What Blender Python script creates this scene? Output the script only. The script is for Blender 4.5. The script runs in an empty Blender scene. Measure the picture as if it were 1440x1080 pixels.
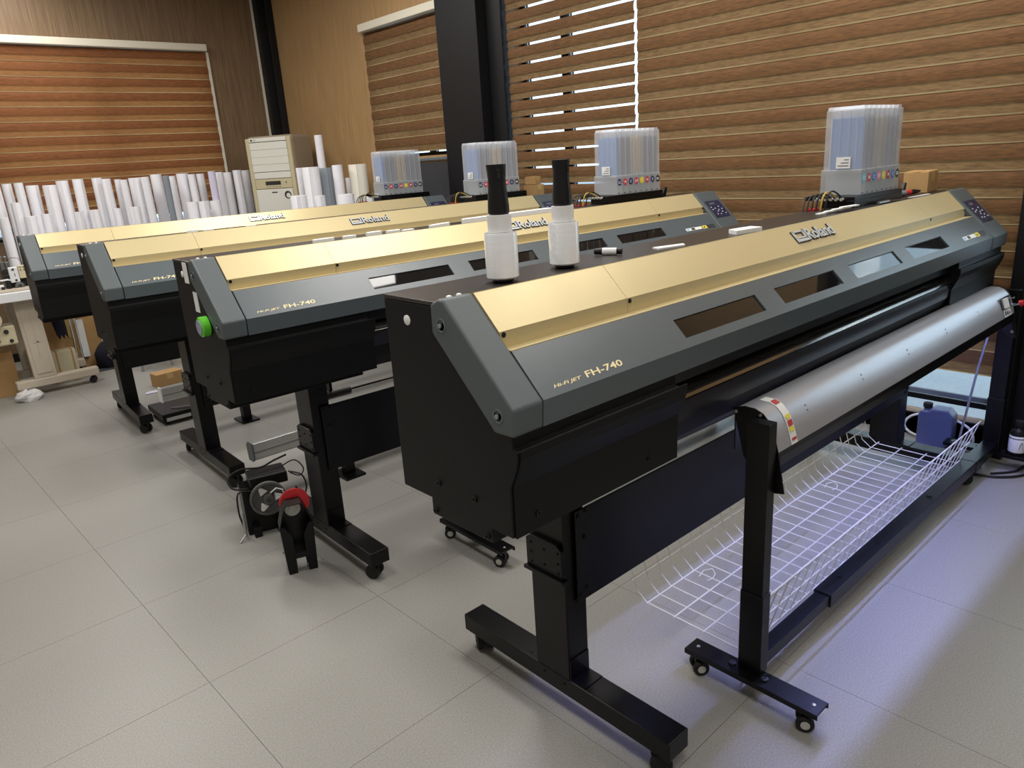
import bpy, math, random
from mathutils import Vector, Matrix
random.seed(7)
scene = bpy.context.scene
COL = scene.collection

# ------------------------------------------------------------------ camera
CAM = Vector((-0.84235, -0.95394, 1.50460)); FPX = 1034.38
YAW, PITCH, ROLL = 0.7219, -0.2988, -0.0654
_f = Vector((math.sin(YAW)*math.cos(PITCH), math.cos(YAW)*math.cos(PITCH), math.sin(PITCH)))
_r = Vector((math.cos(YAW), -math.sin(YAW), 0)); _u = _r.cross(_f)
RGT = math.cos(ROLL)*_r + math.sin(ROLL)*_u
UPV = -math.sin(ROLL)*_r + math.cos(ROLL)*_u
cd = bpy.data.cameras.new('camera'); co = bpy.data.objects.new('camera', cd); COL.objects.link(co)
cd.sensor_width = 36; cd.lens = FPX*36/1440; cd.clip_start = .02; cd.clip_end = 200
m3 = Matrix((RGT, UPV, -_f)).transposed()
co.matrix_world = Matrix.Translation(CAM) @ m3.to_4x4()
scene.camera = co
def on(px, py, ax, v):
    """point where the photo ray through (px,py) meets the plane ax = v"""
    d = RGT*((px-720)/FPX) + UPV*((540-py)/FPX) + _f
    i = 'xyz'.index(ax); t = (v-CAM[i])/d[i]
    return CAM + d*t

# ------------------------------------------------------------------ world, lights, exposure
w = bpy.data.worlds.new('sky'); scene.world = w; w.use_nodes = True
bg = w.node_tree.nodes['Background']; bg.inputs[0].default_value = (.70, .86, 1.0, 1); bg.inputs[1].default_value = 2.7
vs = scene.view_settings
vs.view_transform = 'Standard'; vs.look = 'None'; vs.gamma = 1; vs.use_curve_mapping = False; vs.exposure = 0.0
CEIL = 3.35
LAMPS = [(-.6, -1.1), (2.15, .05), (-.4, 1.5), (1.7, 1.5), (-.4, 3.9), (1.7, 3.9), (.5, 6.0)]
for x, y in LAMPS:
    ld = bpy.data.lights.new('ceiling_panel_light', 'AREA'); ld.shape = 'RECTANGLE'; ld.size = .6; ld.size_y = 1.2
    ld.energy = 40; ld.color = (1.0, .965, .915)
    lo = bpy.data.objects.new('ceiling_panel_light', ld); COL.objects.link(lo); lo.location = (x, y, CEIL-.05)

# ------------------------------------------------------------------ materials
def lin(c):
    return tuple((v/255/12.92 if v/255 <= .04045 else ((v/255+.055)/1.055)**2.4) for v in c) + (1,)
MATS = {}
def mat(name, col, rough=.5, metal=0, var=0, vscale=30, stretch=(1, 1, 1), bump=0, bscale=200, trans=0, alpha=1, coat=0, emit=None, estr=0, spec=.5, translucent=0, col2=None):
    m = bpy.data.materials.new(name); m.use_nodes = True; nt = m.node_tree; N = nt.nodes; Lk = nt.links
    b = N['Principled BSDF']; c = lin(col)
    b.inputs['Base Color'].default_value = c; b.inputs['Roughness'].default_value = rough; b.inputs['Metallic'].default_value = metal
    b.inputs['Transmission Weight'].default_value = trans; b.inputs['Alpha'].default_value = alpha
    b.inputs['Coat Weight'].default_value = coat; b.inputs['Specular IOR Level'].default_value = spec
    if emit: b.inputs['Emission Color'].default_value = lin(emit); b.inputs['Emission Strength'].default_value = estr
    colout = None
    if var or bump or col2:
        tc = N.new('ShaderNodeTexCoord'); mp = N.new('ShaderNodeMapping'); mp.inputs['Scale'].default_value = stretch
        Lk.new(tc.outputs['Object'], mp.inputs[0])
    if var or col2:
        n = N.new('ShaderNodeTexNoise'); n.inputs['Scale'].default_value = vscale; n.inputs['Detail'].default_value = 5; n.inputs['Roughness'].default_value = .62
        Lk.new(mp.outputs[0], n.inputs['Vector'])
        r = N.new('ShaderNodeValToRGB'); r.color_ramp.elements[0].position = .3; r.color_ramp.elements[1].position = .7
        k = 1-var; k2 = 1+var
        if col2: r.color_ramp.elements[0].color = lin(col2); r.color_ramp.elements[1].color = c
        else:
            r.color_ramp.elements[0].color = (c[0]*k, c[1]*k, c[2]*k, 1); r.color_ramp.elements[1].color = (min(c[0]*k2, 1), min(c[1]*k2, 1), min(c[2]*k2, 1), 1)
        Lk.new(n.outputs['Fac'], r.inputs[0]); Lk.new(r.outputs[0], b.inputs['Base Color']); colout = r.outputs[0]
    if bump:
        n2 = N.new('ShaderNodeTexNoise'); n2.inputs['Scale'].default_value = bscale; n2.inputs['Detail'].default_value = 3
        Lk.new(mp.outputs[0], n2.inputs['Vector'])
        bp = N.new('ShaderNodeBump'); bp.inputs['Strength'].default_value = bump; bp.inputs['Distance'].default_value = .002
        Lk.new(n2.outputs['Fac'], bp.inputs['Height']); Lk.new(bp.outputs[0], b.inputs['Normal'])
    if translucent:
        t = N.new('ShaderNodeBsdfTranslucent'); mx = N.new('ShaderNodeMixShader'); mx.inputs[0].default_value = translucent
        if colout: Lk.new(colout, t.inputs[0])
        else: t.inputs[0].default_value = c
        Lk.new(b.outputs[0], mx.inputs[1]); Lk.new(t.outputs[0], mx.inputs[2]); Lk.new(mx.outputs[0], N['Material Output'].inputs[0])
    MATS[name] = m
    return m
M = MATS
mat('tile', (162, 161, 156), .42, vscale=210, bump=.05, bscale=320, col2=(132, 130, 125))
mat('grout', (136, 133, 124), .8)
mat('wood_dark', (134, 109, 80), .55, stretch=(60, 60, 1.2), vscale=2.2, col2=(90, 71, 51), bump=.2, bscale=3)
mat('wood_tan', (180, 148, 104), .5, stretch=(45, 45, 1.1), vscale=2.2, col2=(146, 115, 76), bump=.15, bscale=3)
mat('plain_wall', (188, 184, 178), .8, var=.04)
mat('ceiling_white', (214, 212, 206), .85, var=.02)
mat('black_steel', (15, 15, 17), .5, spec=.3, var=.12, vscale=12, bump=.08, bscale=400)
mat('frame_grey', (96, 104, 108), .45)
mat('weave_dark', (128, 88, 50), .8, stretch=(60, 6, 60), vscale=3, col2=(84, 57, 31), translucent=.26)
mat('weave_light', (164, 126, 84), .8, stretch=(60, 6, 60), vscale=3, col2=(116, 86, 54), translucent=.62)
mat('weave_dark_x', (146, 88, 46), .8, stretch=(6, 60, 60), vscale=3, col2=(104, 60, 30), translucent=.32)
mat('sheer', (208, 172, 122), .8, translucent=.8)
mat('paper_cream', (226, 221, 208), .75)
mat('weave_light_x', (172, 114, 66), .8, stretch=(6, 60, 60), vscale=3, col2=(136, 88, 48), translucent=.62)
mat('rail_cream', (214, 208, 190), .5)
mat('glass', (235, 245, 248), .02, trans=1, spec=.5)
mat('body_black', (8, 9, 11), .5, spec=.28, var=.10, vscale=6, bump=.1, bscale=500)
mat('stand_black', (6, 6, 8), .34, spec=.3, bump=.06, bscale=420)
mat('cap_grey', (80, 88, 91), .5, bump=.12, bscale=700)
mat('lid_grey', (82, 91, 96), .34, spec=.7, bump=.12, bscale=700)
mat('gold', (206, 190, 146), .42, metal=.35, var=.03, vscale=300, bump=.12, bscale=800)
mat('deck_brown', (44, 38, 35), .35, var=.08, vscale=8, bump=.05, bscale=300)
mat('tinted_pane', (40, 40, 43), .03, trans=.7, spec=.35)
mat('platen_metal', (120, 116, 112), .12, metal=.9)
mat('apron_dark', (30, 31, 38), .3)
mat('chrome', (226, 231, 236), .07, metal=1)
mat('logo_metal', (224, 230, 236), .28, metal=.45)
mat('screw_metal', (170, 172, 172), .35, metal=.8)
mat('black_plastic', (14, 14, 15), .45, spec=.35)
mat('rubber', (15, 15, 15), .7)
mat('caster_hub', (196, 196, 190), .4, metal=.3)
mat('print_cream', (244, 226, 178), .5)
mat('panel_navy', (38, 38, 66), .35)
mat('panel_slate', (48, 50, 56), .4)
mat('panel_display', (92, 92, 104), .25)
mat('button_white', (205, 208, 222), .5)
mat('label_white', (232, 233, 232), .6)
mat('label_yellow', (232, 214, 66), .6)
mat('label_dark', (58, 58, 60), .5)
mat('label_red', (190, 60, 56), .6)
mat('alu', (186, 187, 194), .34, metal=.45, stretch=(1, 40, 40), vscale=8, var=.03)
mat('alu_bar', (200, 200, 198), .3, metal=.6)
mat('lamp_blue', (235, 235, 255), .5, emit=(160, 170, 255), estr=165)
mat('wire_white', (226, 226, 222), .4)
mat('cable_grey', (120, 122, 130), .6)
mat('cable_black', (16, 16, 17), .55)
mat('film_clear', (236, 238, 242), .16, var=.04, vscale=14, stretch=(1, 1, 14), coat=.6)
mat('core_white', (222, 222, 222), .7)
mat('paper', (226, 226, 232), .75, var=.025, vscale=5)
mat('paper_grey', (128, 136, 144), .7, var=.05, vscale=7)
mat('paper_pink', (214, 204, 208), .75)
mat('paper_lilac', (204, 200, 222), .7)
mat('paper_hole', (120, 116, 110), .9)
mat('cardboard', (176, 140, 92), .8, var=.06, vscale=20)
mat('cardboard_tape', (196, 168, 110), .45)
mat('ac_white', (214, 214, 204), .5)
mat('ac_beige', (190, 180, 146), .5)
mat('ac_side', (150, 138, 120), .55)
mat('ac_dark', (46, 46, 44), .4)
mat('sew_beige', (196, 184, 166), .5, var=.04, vscale=10)
mat('sew_cream', (206, 196, 164), .45)
mat('table_white', (226, 228, 230), .4)
mat('navy_cloth', (22, 24, 40), .9, bump=.6, bscale=30)
mat('green_tape', (96, 196, 52), .25, coat=.5)
mat('knob_face', (150, 156, 176), .4)
mat('jerry_blue', (92, 102, 140), .35, trans=.25, var=.06, vscale=8)
mat('hose_tan', (196, 182, 150), .6)
mat('hose_yellow', (190, 160, 60), .4)
mat('red_plastic', (196, 40, 46), .35)
mat('wheel_grey', (92, 92, 90), .5)
mat('bag_white', (222, 222, 222), .6, bump=.8, bscale=25)
mat('asphalt', (150, 152, 156), .9, var=.08)
mat('mat_dark', (52, 54, 58), .8)
mat('case_frost', (228, 232, 240), .35, alpha=.34, spec=.5)
mat('sleeve_frost', (196, 202, 208), .4, alpha=.48)
INK = {'LC': (100, 182, 208), 'M': (186, 38, 74), 'C': (40, 116, 186), 'LM': (222, 130, 172), 'Y': (232, 216, 50), 'BK': (18, 18, 20), 'NV': (34, 48, 104), 'RD': (206, 54, 76)}
for k, c in INK.items(): mat('dot_'+k, c, .45)
for k, c in {'blue': (84, 134, 198), 'grey': (88, 90, 112), 'yellow': (200, 172, 116)}.items(): mat('pouch_'+k, c, .3, alpha=.9)

# ------------------------------------------------------------------ mesh builder
class MB:
    def __init__(s): s.v = []; s.f = []
    def add(s, vs, fs):
        o = len(s.v); s.v += [tuple(v) for v in vs]; s.f += [tuple(i+o for i in f) for f in fs]; return s
    def box(s, x0, x1, y0, y1, z0, z1):
        return s.add([(x0,y0,z0),(x1,y0,z0),(x1,y1,z0),(x0,y1,z0),(x0,y0,z1),(x1,y0,z1),(x1,y1,z1),(x0,y1,z1)],
                     [(0,3,2,1),(4,5,6,7),(0,1,5,4),(1,2,6,5),(2,3,7,6),(3,0,4,7)])
    def prism(s, prof, a, b, axis='x'):
        """closed outline prof of 2D points swept along axis; x:(y,z) y:(x,z) z:(x,y)"""
        def P(p, t): return {'x': (t, p[0], p[1]), 'y': (p[0], t, p[1]), 'z': (p[0], p[1], t)}[axis]
        n = len(prof); area = sum(prof[i][0]*prof[(i+1) % n][1]-prof[(i+1) % n][0]*prof[i][1] for i in range(n))
        if (area < 0) != (axis == 'y'): prof = prof[::-1]
        vs = [P(p, a) for p in prof]+[P(p, b) for p in prof]
        fs = [tuple(range(n))[::-1], tuple(range(n, 2*n))]+[(i, (i+1) % n, n+(i+1) % n, n+i) for i in range(n)]
        return s.add(vs, fs)
    def sheet(s, prof, th, a, b, axis='x'):
        """open polyline thickened by th (to its left)"""
        nn = []
        for i in range(len(prof)):
            p = Vector(prof[max(i-1, 0)]); q = Vector(prof[min(i+1, len(prof)-1)]); d = (q-p).normalized(); nn.append(Vector((-d.y, d.x)))
        back = [tuple(Vector(p)+n*th) for p, n in zip(prof, nn)]
        return s.strip(list(prof), back, a, b, axis)
    def strip(s, A, B, a, b, axis):
        def P(p, t): return {'x': (t, p[0], p[1]), 'y': (p[0], t, p[1]), 'z': (p[0], p[1], t)}[axis]
        n = len(A); vs = [P(p, a) for p in A]+[P(p, b) for p in A]+[P(p, a) for p in B]+[P(p, b) for p in B]; fs = []
        for i in range(n-1):
            fs += [(i, i+1, n+i+1, n+i), (2*n+i, 3*n+i, 3*n+i+1, 2*n+i+1), (i, 2*n+i, 2*n+i+1, i+1), (n+i, n+i+1, 3*n+i+1, 3*n+i)]
        fs += [(0, n, 3*n, 2*n), (n-1, 3*n-1, 4*n-1, 2*n-1)]
        return s.add(vs, fs)
    def cyl(s, p, q, r, r2=None, n=14, cap=True):
        p = Vector(p); q = Vector(q); r2 = r if r2 is None else r2; d = (q-p).normalized()
        a = d.orthogonal().normalized(); b = d.cross(a)
        vs = []
        for c, rr in ((p, r), (q, r2)):
            for i in range(n):
                t = 2*math.pi*i/n; vs.append(c+a*math.cos(t)*rr+b*math.sin(t)*rr)
        fs = [(i, (i+1) % n, n+(i+1) % n, n+i) for i in range(n)]
        if cap: fs += [tuple(range(n))[::-1], tuple(range(n, 2*n))]
        return s.add(vs, fs)
    def tube(s, pts, r, n=6):
        pts = [Vector(p) for p in pts]; vs = []; a = None
        for i, p in enumerate(pts):
            d = (pts[min(i+1, len(pts)-1)]-pts[max(i-1, 0)]).normalized()
            a = d.orthogonal().normalized() if a is None else (a-d*a.dot(d)).normalized()
            b = d.cross(a)
            for k in range(n):
                t = 2*math.pi*k/n; vs.append(p+a*math.cos(t)*r+b*math.sin(t)*r)
        fs = [(i*n+k, i*n+(k+1) % n, (i+1)*n+(k+1) % n, (i+1)*n+k) for i in range(len(pts)-1) for k in range(n)]
        m = len(pts); fs += [tuple(range(n))[::-1], tuple(range((m-1)*n, m*n))]
        return s.add(vs, fs)
    def lathe(s, prof, o=(0, 0, 0), n=24, axis='z'):
        """prof: (radius, height) from bottom to top"""
        o = Vector(o); vs = []
        for r, h in prof:
            for k in range(n):
                t = 2*math.pi*k/n; c, q = math.cos(t)*r, math.sin(t)*r
                vs.append(o+Vector({'z': (c, q, h), 'x': (h, c, q), 'y': (q, h, c)}[axis]))
        m = len(prof); fs = [(i*n+k, i*n+(k+1) % n, (i+1)*n+(k+1) % n, (i+1)*n+k) for i in range(m-1) for k in range(n)]
        if prof[0][0] > 1e-5: fs.append(tuple(range(n))[::-1])
        if prof[-1][0] > 1e-5: fs.append(tuple(range((m-1)*n, m*n)))
        return s.add(vs, fs)
    def xf(s, mtx):
        s.v = [tuple(mtx @ Vector(v)) for v in s.v]; return s
    def build(s, name, material, parent=None, bevel=0, smooth=False, loc=None, rot=None, seg=2):
        me = bpy.data.meshes.new(name); me.from_pydata(s.v, [], s.f); me.update()
        me.materials.append(M[material] if isinstance(material, str) else material)
        o = bpy.data.objects.new(name, me); COL.objects.link(o)
        if parent: o.parent = parent
        if loc: o.location = loc
        if rot: o.rotation_euler = rot
        if smooth:
            for p in me.polygons: p.use_smooth = True
            me.set_sharp_from_angle(angle=math.radians(35))
        if bevel:
            b = o.modifiers.new('bevel', 'BEVEL'); b.width = bevel; b.segments = seg; b.limit_method = 'ANGLE'; b.angle_limit = math.radians(30)
        return o
def empty(name, loc=(0, 0, 0), rz=0):
    o = bpy.data.objects.new(name, None); COL.objects.link(o); o.location = loc; o.rotation_euler = (0, 0, rz); o.empty_display_size = .1
    return o
def tag(o, label=None, cat=None, group=None, kind=None):
    if label: o['label'] = label
    if cat: o['category'] = cat
    if group: o['group'] = group
    if kind: o['kind'] = kind
    return o
def inst(src, parent, loc=None, rot=None):
    c = src.copy(); COL.objects.link(c); c.parent = parent
    if loc is not None: c.location = loc
    if rot is not None: c.rotation_euler = rot
    return c
def copy_tree(o, parent=None):
    c = o.copy(); COL.objects.link(c); c.parent = parent
    for ch in list(o.children): copy_tree(ch, c)
    return c
def text(name, body, material, parent, mtx, height, width=None, extrude=.0006, offset=0, shear=0, align='LEFT'):
    cu = bpy.data.curves.new(name, 'FONT'); cu.body = body; cu.size = 1; cu.extrude = 0; cu.offset = offset; cu.shear = shear; cu.align_x = align
    cu.resolution_u = 3
    t = bpy.data.objects.new(name, cu); COL.objects.link(t)
    dg = bpy.context.evaluated_depsgraph_get(); me = bpy.data.meshes.new_from_object(t.evaluated_get(dg))
    bpy.data.objects.remove(t)
    xs = [v.co.x for v in me.vertices]; ys = [v.co.y for v in me.vertices]
    x0, x1, y0, y1 = min(xs), max(xs), min(ys), max(ys)
    sy = height/(y1-y0); sx = width/(x1-x0) if width else sy
    n = len(me.vertices); vs = [((v.co.x-x0)*sx - (0 if align == 'LEFT' else (x1-x0)*sx/2), (v.co.y-y0)*sy) for v in me.vertices]
    fs = [tuple(p.vertices) for p in me.polygons]
    cnt = {}
    for f in fs:
        for i in range(len(f)):
            e = (f[i], f[(i+1) % len(f)]); cnt[e] = 1
    side = [(a, b, b+n, a+n) for (a, b) in cnt if (b, a) not in cnt]
    b = MB(); b.v = [(x, y, extrude) for x, y in vs]+[(x, y, 0) for x, y in vs]
    b.f = fs+[(q[1], q[0], q[3], q[2]) for q in side]
    b.xf(mtx); bpy.data.meshes.remove(me)
    return b.build(name, material, parent)
def disc_mesh(r, h, n=12):
    return MB().cyl((0, 0, 0), (0, 0, h), r, n=n)

# ------------------------------------------------------------------ the setting
X0, X1, Y0, Y1 = -3.0, 3.05, -3.2, 6.95
fl = MB().box(X0-.2, X1+.25, Y0-.2, Y1+.25, -.12, -.0065).build('floor', 'grout'); tag(fl, kind='structure')
T, ga, gx, gy = .6244, .0178, .310, 1.1743
tile0 = None
ca, sa = math.cos(ga), math.sin(ga)
for i in range(-7, 7):
    for j in range(-9, 11):
        cx = gx+T*((i+.5)*ca-(j+.5)*sa); cy = gy+T*((i+.5)*sa+(j+.5)*ca)
        if not (X0-.3 < cx < X1+.5 and Y0-.3 < cy < Y1+.5): continue
        if tile0 is None:
            h = T/2-.0006
            tile0 = MB().box(-h, h, -h, h, -.0065, 0).build('floor_tile', 'tile', fl, loc=(cx, cy, 0), rot=(0, 0, ga))
        else: inst(tile0, fl, (cx, cy, 0), (0, 0, ga))

def wall_with_holes(name, axis, pos, th, a0, a1, z0, z1, holes, material):
    """wall on plane axis=pos, thickness th outward, holes [(a0,a1,z0,z1)] sorted along a"""
    b = MB()
    def bx(p, q, r, s):
        if q-p < 1e-4 or s-r < 1e-4: return
        if axis == 'x': b.box(min(pos, pos+th), max(pos, pos+th), p, q, r, s)
        else: b.box(p, q, min(pos, pos+th), max(pos, pos+th), r, s)
    cur = a0
    for h0, h1, hz0, hz1 in sorted(holes):
        bx(cur, h0, z0, z1); bx(h0, h1, z0, hz0); bx(h0, h1, hz1, z1); cur = h1
    bx(cur, a1, z0, z1)
    return tag(b.build(name, material), kind='structure')
WIN_S = (3.80, 5.13, 1.56, 2.64)      # small window, right wall
WIN_B = (-.02, 3.27, .05, 2.95)        # large blind window, right wall
WIN_ADDED = (-1.25, -.085, .85, 1.95)       # unseen glazing past the pillar, added for daylight on the lids, no blind
WIN_L = (-.7, 2.33, 1.06, 2.70)       # left wall
wall_with_holes('wall_right', 'x', X1, .22, Y0, Y1+.22, 0, CEIL, [WIN_S, WIN_B, WIN_ADDED], 'wood_tan')
wall_with_holes('wall_left', 'y', Y1, .22, X0-.2, X1, 0, CEIL, [WIN_L], 'wood_dark')
tag(MB().box(X0-.2, X0, Y0, Y1, 0, CEIL).build('wall_back', 'plain_wall'), kind='structure')
tag(MB().box(X0-.2, X1+.22, Y0-.2, Y0, 0, CEIL).build('wall_front', 'plain_wall'), kind='structure')
tag(MB().box(X0-.2, X1+.22, Y0-.2, Y1+.22, CEIL, CEIL+.1).build('ceiling', 'ceiling_white'), kind='structure')
tag(MB().box(X1+.25, X1+30, -25, 35, -.2, -.1).build('ground_outside', 'asphalt'), kind='structure')
for x, y in LAMPS:
    t = tag(empty('ceiling_light', (x, y, CEIL)), 'white framed rectangular ceiling light panel', 'light', 'ceiling light panels')
    MB().box(-.32, .32, -.62, .62, -.035, 0).build('housing', 'label_white', t)

def window(name, axis, pos, rect, mull, rails):
    a0, a1, z0, z1 = rect; t = empty(name, (0, 0, 0)); tag(t, kind='structure')
    def bar(nm, p, q, r, s, m, d0=0, d1=.05):
        b = MB()
        if axis == 'x': b.box(pos+d0, pos+d1, p, q, r, s)
        else: b.box(p, q, pos+d0, pos+d1, r, s)
        return b.build(nm, m, t)
    for p, q, r, s in ((a0, a0+.04, z0, z1), (a1-.04, a1, z0, z1), (a0+.04, a1-.04, z0, z0+.03), (a0+.04, a1-.04, z1-.05, z1)): bar('window_frame', p, q, r, s, 'black_steel')
    for m in mull: bar('mullion', m-.035, m+.035, z0+.03, z1-.05, 'black_steel')
    for r in rails: bar('rail', a0+.04, a1-.04, r-.014, r+.014, 'black_steel', .006, .044)
    es = [a0+.04]+[v for m in mull for v in (m-.035, m+.035)]+[a1-.04]
    for k in range(0, len(es), 2): bar('pane', es[k]+.001, es[k+1]-.001, z0+.031, z1-.051, 'glass', .023, .027)
    return t
window('window_1', 'y', Y1+.10, WIN_L, [.35, 1.33], [])
window('window_2', 'x', X1+.12, WIN_S, [4.45], [])
window('window_3', 'x', X1+.13, WIN_B, [1.12, 2.12, 2.84], [.165])
window('added_window', 'x', X1+.13, WIN_ADDED, [], [])

# black steel pillars and trims
def trim(name, b, m='black_steel', bev=.003): return tag(b.build(name, m, bevel=bev), kind='structure')
trim('trim_1', MB().box(2.90, 2.985, 6.86, 6.948, 0, CEIL-.001).box(2.975, 3.048, 6.80, 6.948, 0, CEIL-.001))
trim('trim_2', MB().box(2.90, 3.048, 3.43, 3.90, 0, CEIL-.001))
trim('trim_3', MB().box(2.99, 3.048, 3.27, 3.425, 0, CEIL-.001))
trim('trim_4', MB().box(2.95, 3.048, -.082, -.026, 0, CEIL-.001))
trim('trim_5', MB().box(2.880, 2.8985, 6.93, 6.948, 0, CEIL-.001), 'rail_cream', 0)
trim('trim_10', MB().box(3.03, 3.048, -1.9, -.083, .0005, .84))
trim('trim_6', MB().box(3.035, 3.048, 5.13, 5.20, 1.5, 2.64), 'wood_tan')
for n, (p0, p1) in enumerate([((X0, Y1-.012), (2.88, Y1-.001)), ((X1-.012, 3.91), (X1-.001, 6.79))]):
    trim('baseboard_%s' % ('left', 'right')[n], MB().box(p0[0], p1[0], p0[1], p1[1], .0005, .08), 'black_steel')

# ------------------------------------------------------------------ combination blinds
def blind(axis, pos, a0, a1, ztop, zbot, zline, pitch, gap, md, ml, label, rail=True, cassette=True):
    t = tag(empty('combination_blind', (pos if axis == 'x' else (a0+a1)/2, (a0+a1)/2 if axis == 'x' else pos, zbot)), label, 'blind')
    ox, oy, oz = t.location
    def strip(prof, m, nm='slat'):
        b = MB(); vs = []; n = len(prof)
        for a in (a0, a1):
            for d, z in prof: vs.append((pos-d-ox, a-oy, z-oz) if axis == 'x' else (a-ox, pos-d-oy, z-oz))
        b.add(vs, [(i, i+1, n+i+1, n+i) for i in range(n-1)])
        return b.build(nm, m, t, smooth=True)
    k0 = int((ztop-zline)/pitch)+2
    for k in range(k0, -40, -1):
        zl = zline+k*pitch                       # bright line: lower edge of a pale band
        zd1, zd0 = zl-gap*.5, zl-pitch*.58        # dark band below the line
        zp1, zp0 = zd0+.006, zl-pitch+gap*.5      # pale band below it
        if zd1 <= ztop and zp0 >= zbot+.01:
            j = random.uniform(-.002, .002)
            strip([(.004, zd1), (.012+j, zd1-.02), (.014+j, (zd0+zd1)/2), (.011, zd0)], md)
            if gap < .005:
                strip([(.002, zp1), (.005, zp1-.015), (.009, zp0+.010), (.010, zp0+.003)], ml)
                strip([(.011, zp0+.0035), (.008, zp0-.004)], 'sheer', 'sheer_strip')
            else: strip([(.002, zp1), (.005, zp1-.015), (.009, zp0+.008), (.012, zp0)], ml)
    def bx(nm, d0, d1, z0, z1, m, e=0, bev=.004):
        b = MB()
        if axis == 'x': b.box(-d1, -d0, a0-e-oy, a1+e-oy, z0-oz, z1-oz)
        else: b.box(a0-e-ox, a1+e-ox, -d1, -d0, z0-oz, z1-oz)
        return b.build(nm, m, t, bevel=bev)
    bx('bottom_rail', .0, .018, zbot-.012, zbot+.012, 'frame_grey')
    if cassette: bx('cassette', -.004, .06, ztop-.01, ztop+.055, 'rail_cream', .006, .008)
    return t
blind('x', X1-.012, 2.115, 3.255, 2.88, .25, 2.2437, .1174, .013, 'weave_dark', 'weave_light', 'brown woven combination blind with bright open gaps beside the black pillar', cassette=True)
blind('x', X1-.012, -.012, 2.095, 2.88, .25, 2.252, .1174, .003, 'weave_dark', 'weave_light', 'wide brown woven combination blind closed behind the nearest printers', cassette=True)
blind('x', X1-.012, 3.905, 5.12, 2.635, 1.53, 2.35, .125, .002, 'weave_dark', 'weave_light', 'small brown combination blind with cream cassette on the tan wood wall')
blind('y', Y1-.012, -.72, 2.33, 2.70, 1.10, 2.558, .1247, .002, 'weave_dark_x', 'weave_light_x', 'orange brown combination blind above the row of paper rolls')
# pale side guide of the far blind
tag(MB().box(2.335, 2.36, 6.93, 6.946, 1.06, 2.69).build('trim_7', 'rail_cream', bevel=.002), kind='structure')

# ------------------------------------------------------------------ shared small meshes
bolt_src = MB().lathe([(.007, 0), (.007, .004), (.0035, .0045), (.0035, .002)], n=10)
SL = Vector((0, .7015, .7127)); SN = Vector((0, -.7127, .7015))     # slope of the lids: up the slope, out of it
def slope(x, u, wv=0, z1=1.061): return Vector((x, 0, z1))+SL*u+SN*wv
def slope_mtx(x, u, wv): return Matrix.Translation(slope(x, u, wv)) @ Matrix((Vector((1, 0, 0)), SL, SN)).transposed().to_4x4()
def sbox(b, x0, x1, u0, u1, w0, w1):
    vs = [slope(x, u, q) for q in (w0, w1) for (x, u) in ((x0, u0), (x1, u0), (x1, u1), (x0, u1))]
    return b.add(vs, [(0,3,2,1),(4,5,6,7),(0,1,5,4),(1,2,6,5),(2,3,7,6),(3,0,4,7)])
PL = 2.89
def facing(axis):
    return {'-x': (0, -math.pi/2, 0), '-y': (math.pi/2, 0, 0), 'z': (0, 0, 0), '+x': (0, math.pi/2, 0)}[axis]

def add_caster(parent, x, y, top, r=.028, hub=False, ang=0.0, name='caster'):
    """swivel caster: yoke with two wheels as sub-parts; touches z=0"""
    c = MB().cyl((0, 0, r*1.1), (0, 0, top), .011, n=10).prism([(-.014, r*1.25), (-.017, r*.8), (.012, r*.75), (.02, r*1.5), (.012, top-.003), (-.012, top-.003)], -.009, .009, 'x')
    y_ = c.build(name, 'black_plastic', parent, loc=(x, y, 0), rot=(0, 0, ang))
    for s in (-1, 1):
        MB().lathe([(r*.35, -.008), (r*.9, -.008), (r, -.005), (r, .005), (r*.9, .008), (r*.35, .008)], (s*.0185, .006, r), 20, 'x').build('wheel', 'rubber', y_, smooth=True)
        if hub: MB().cyl((s*.0275, .006, r), (s*.0265, .006, r), r*.52, n=16).build('hub', 'caster_hub', y_)
    return y_

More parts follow.
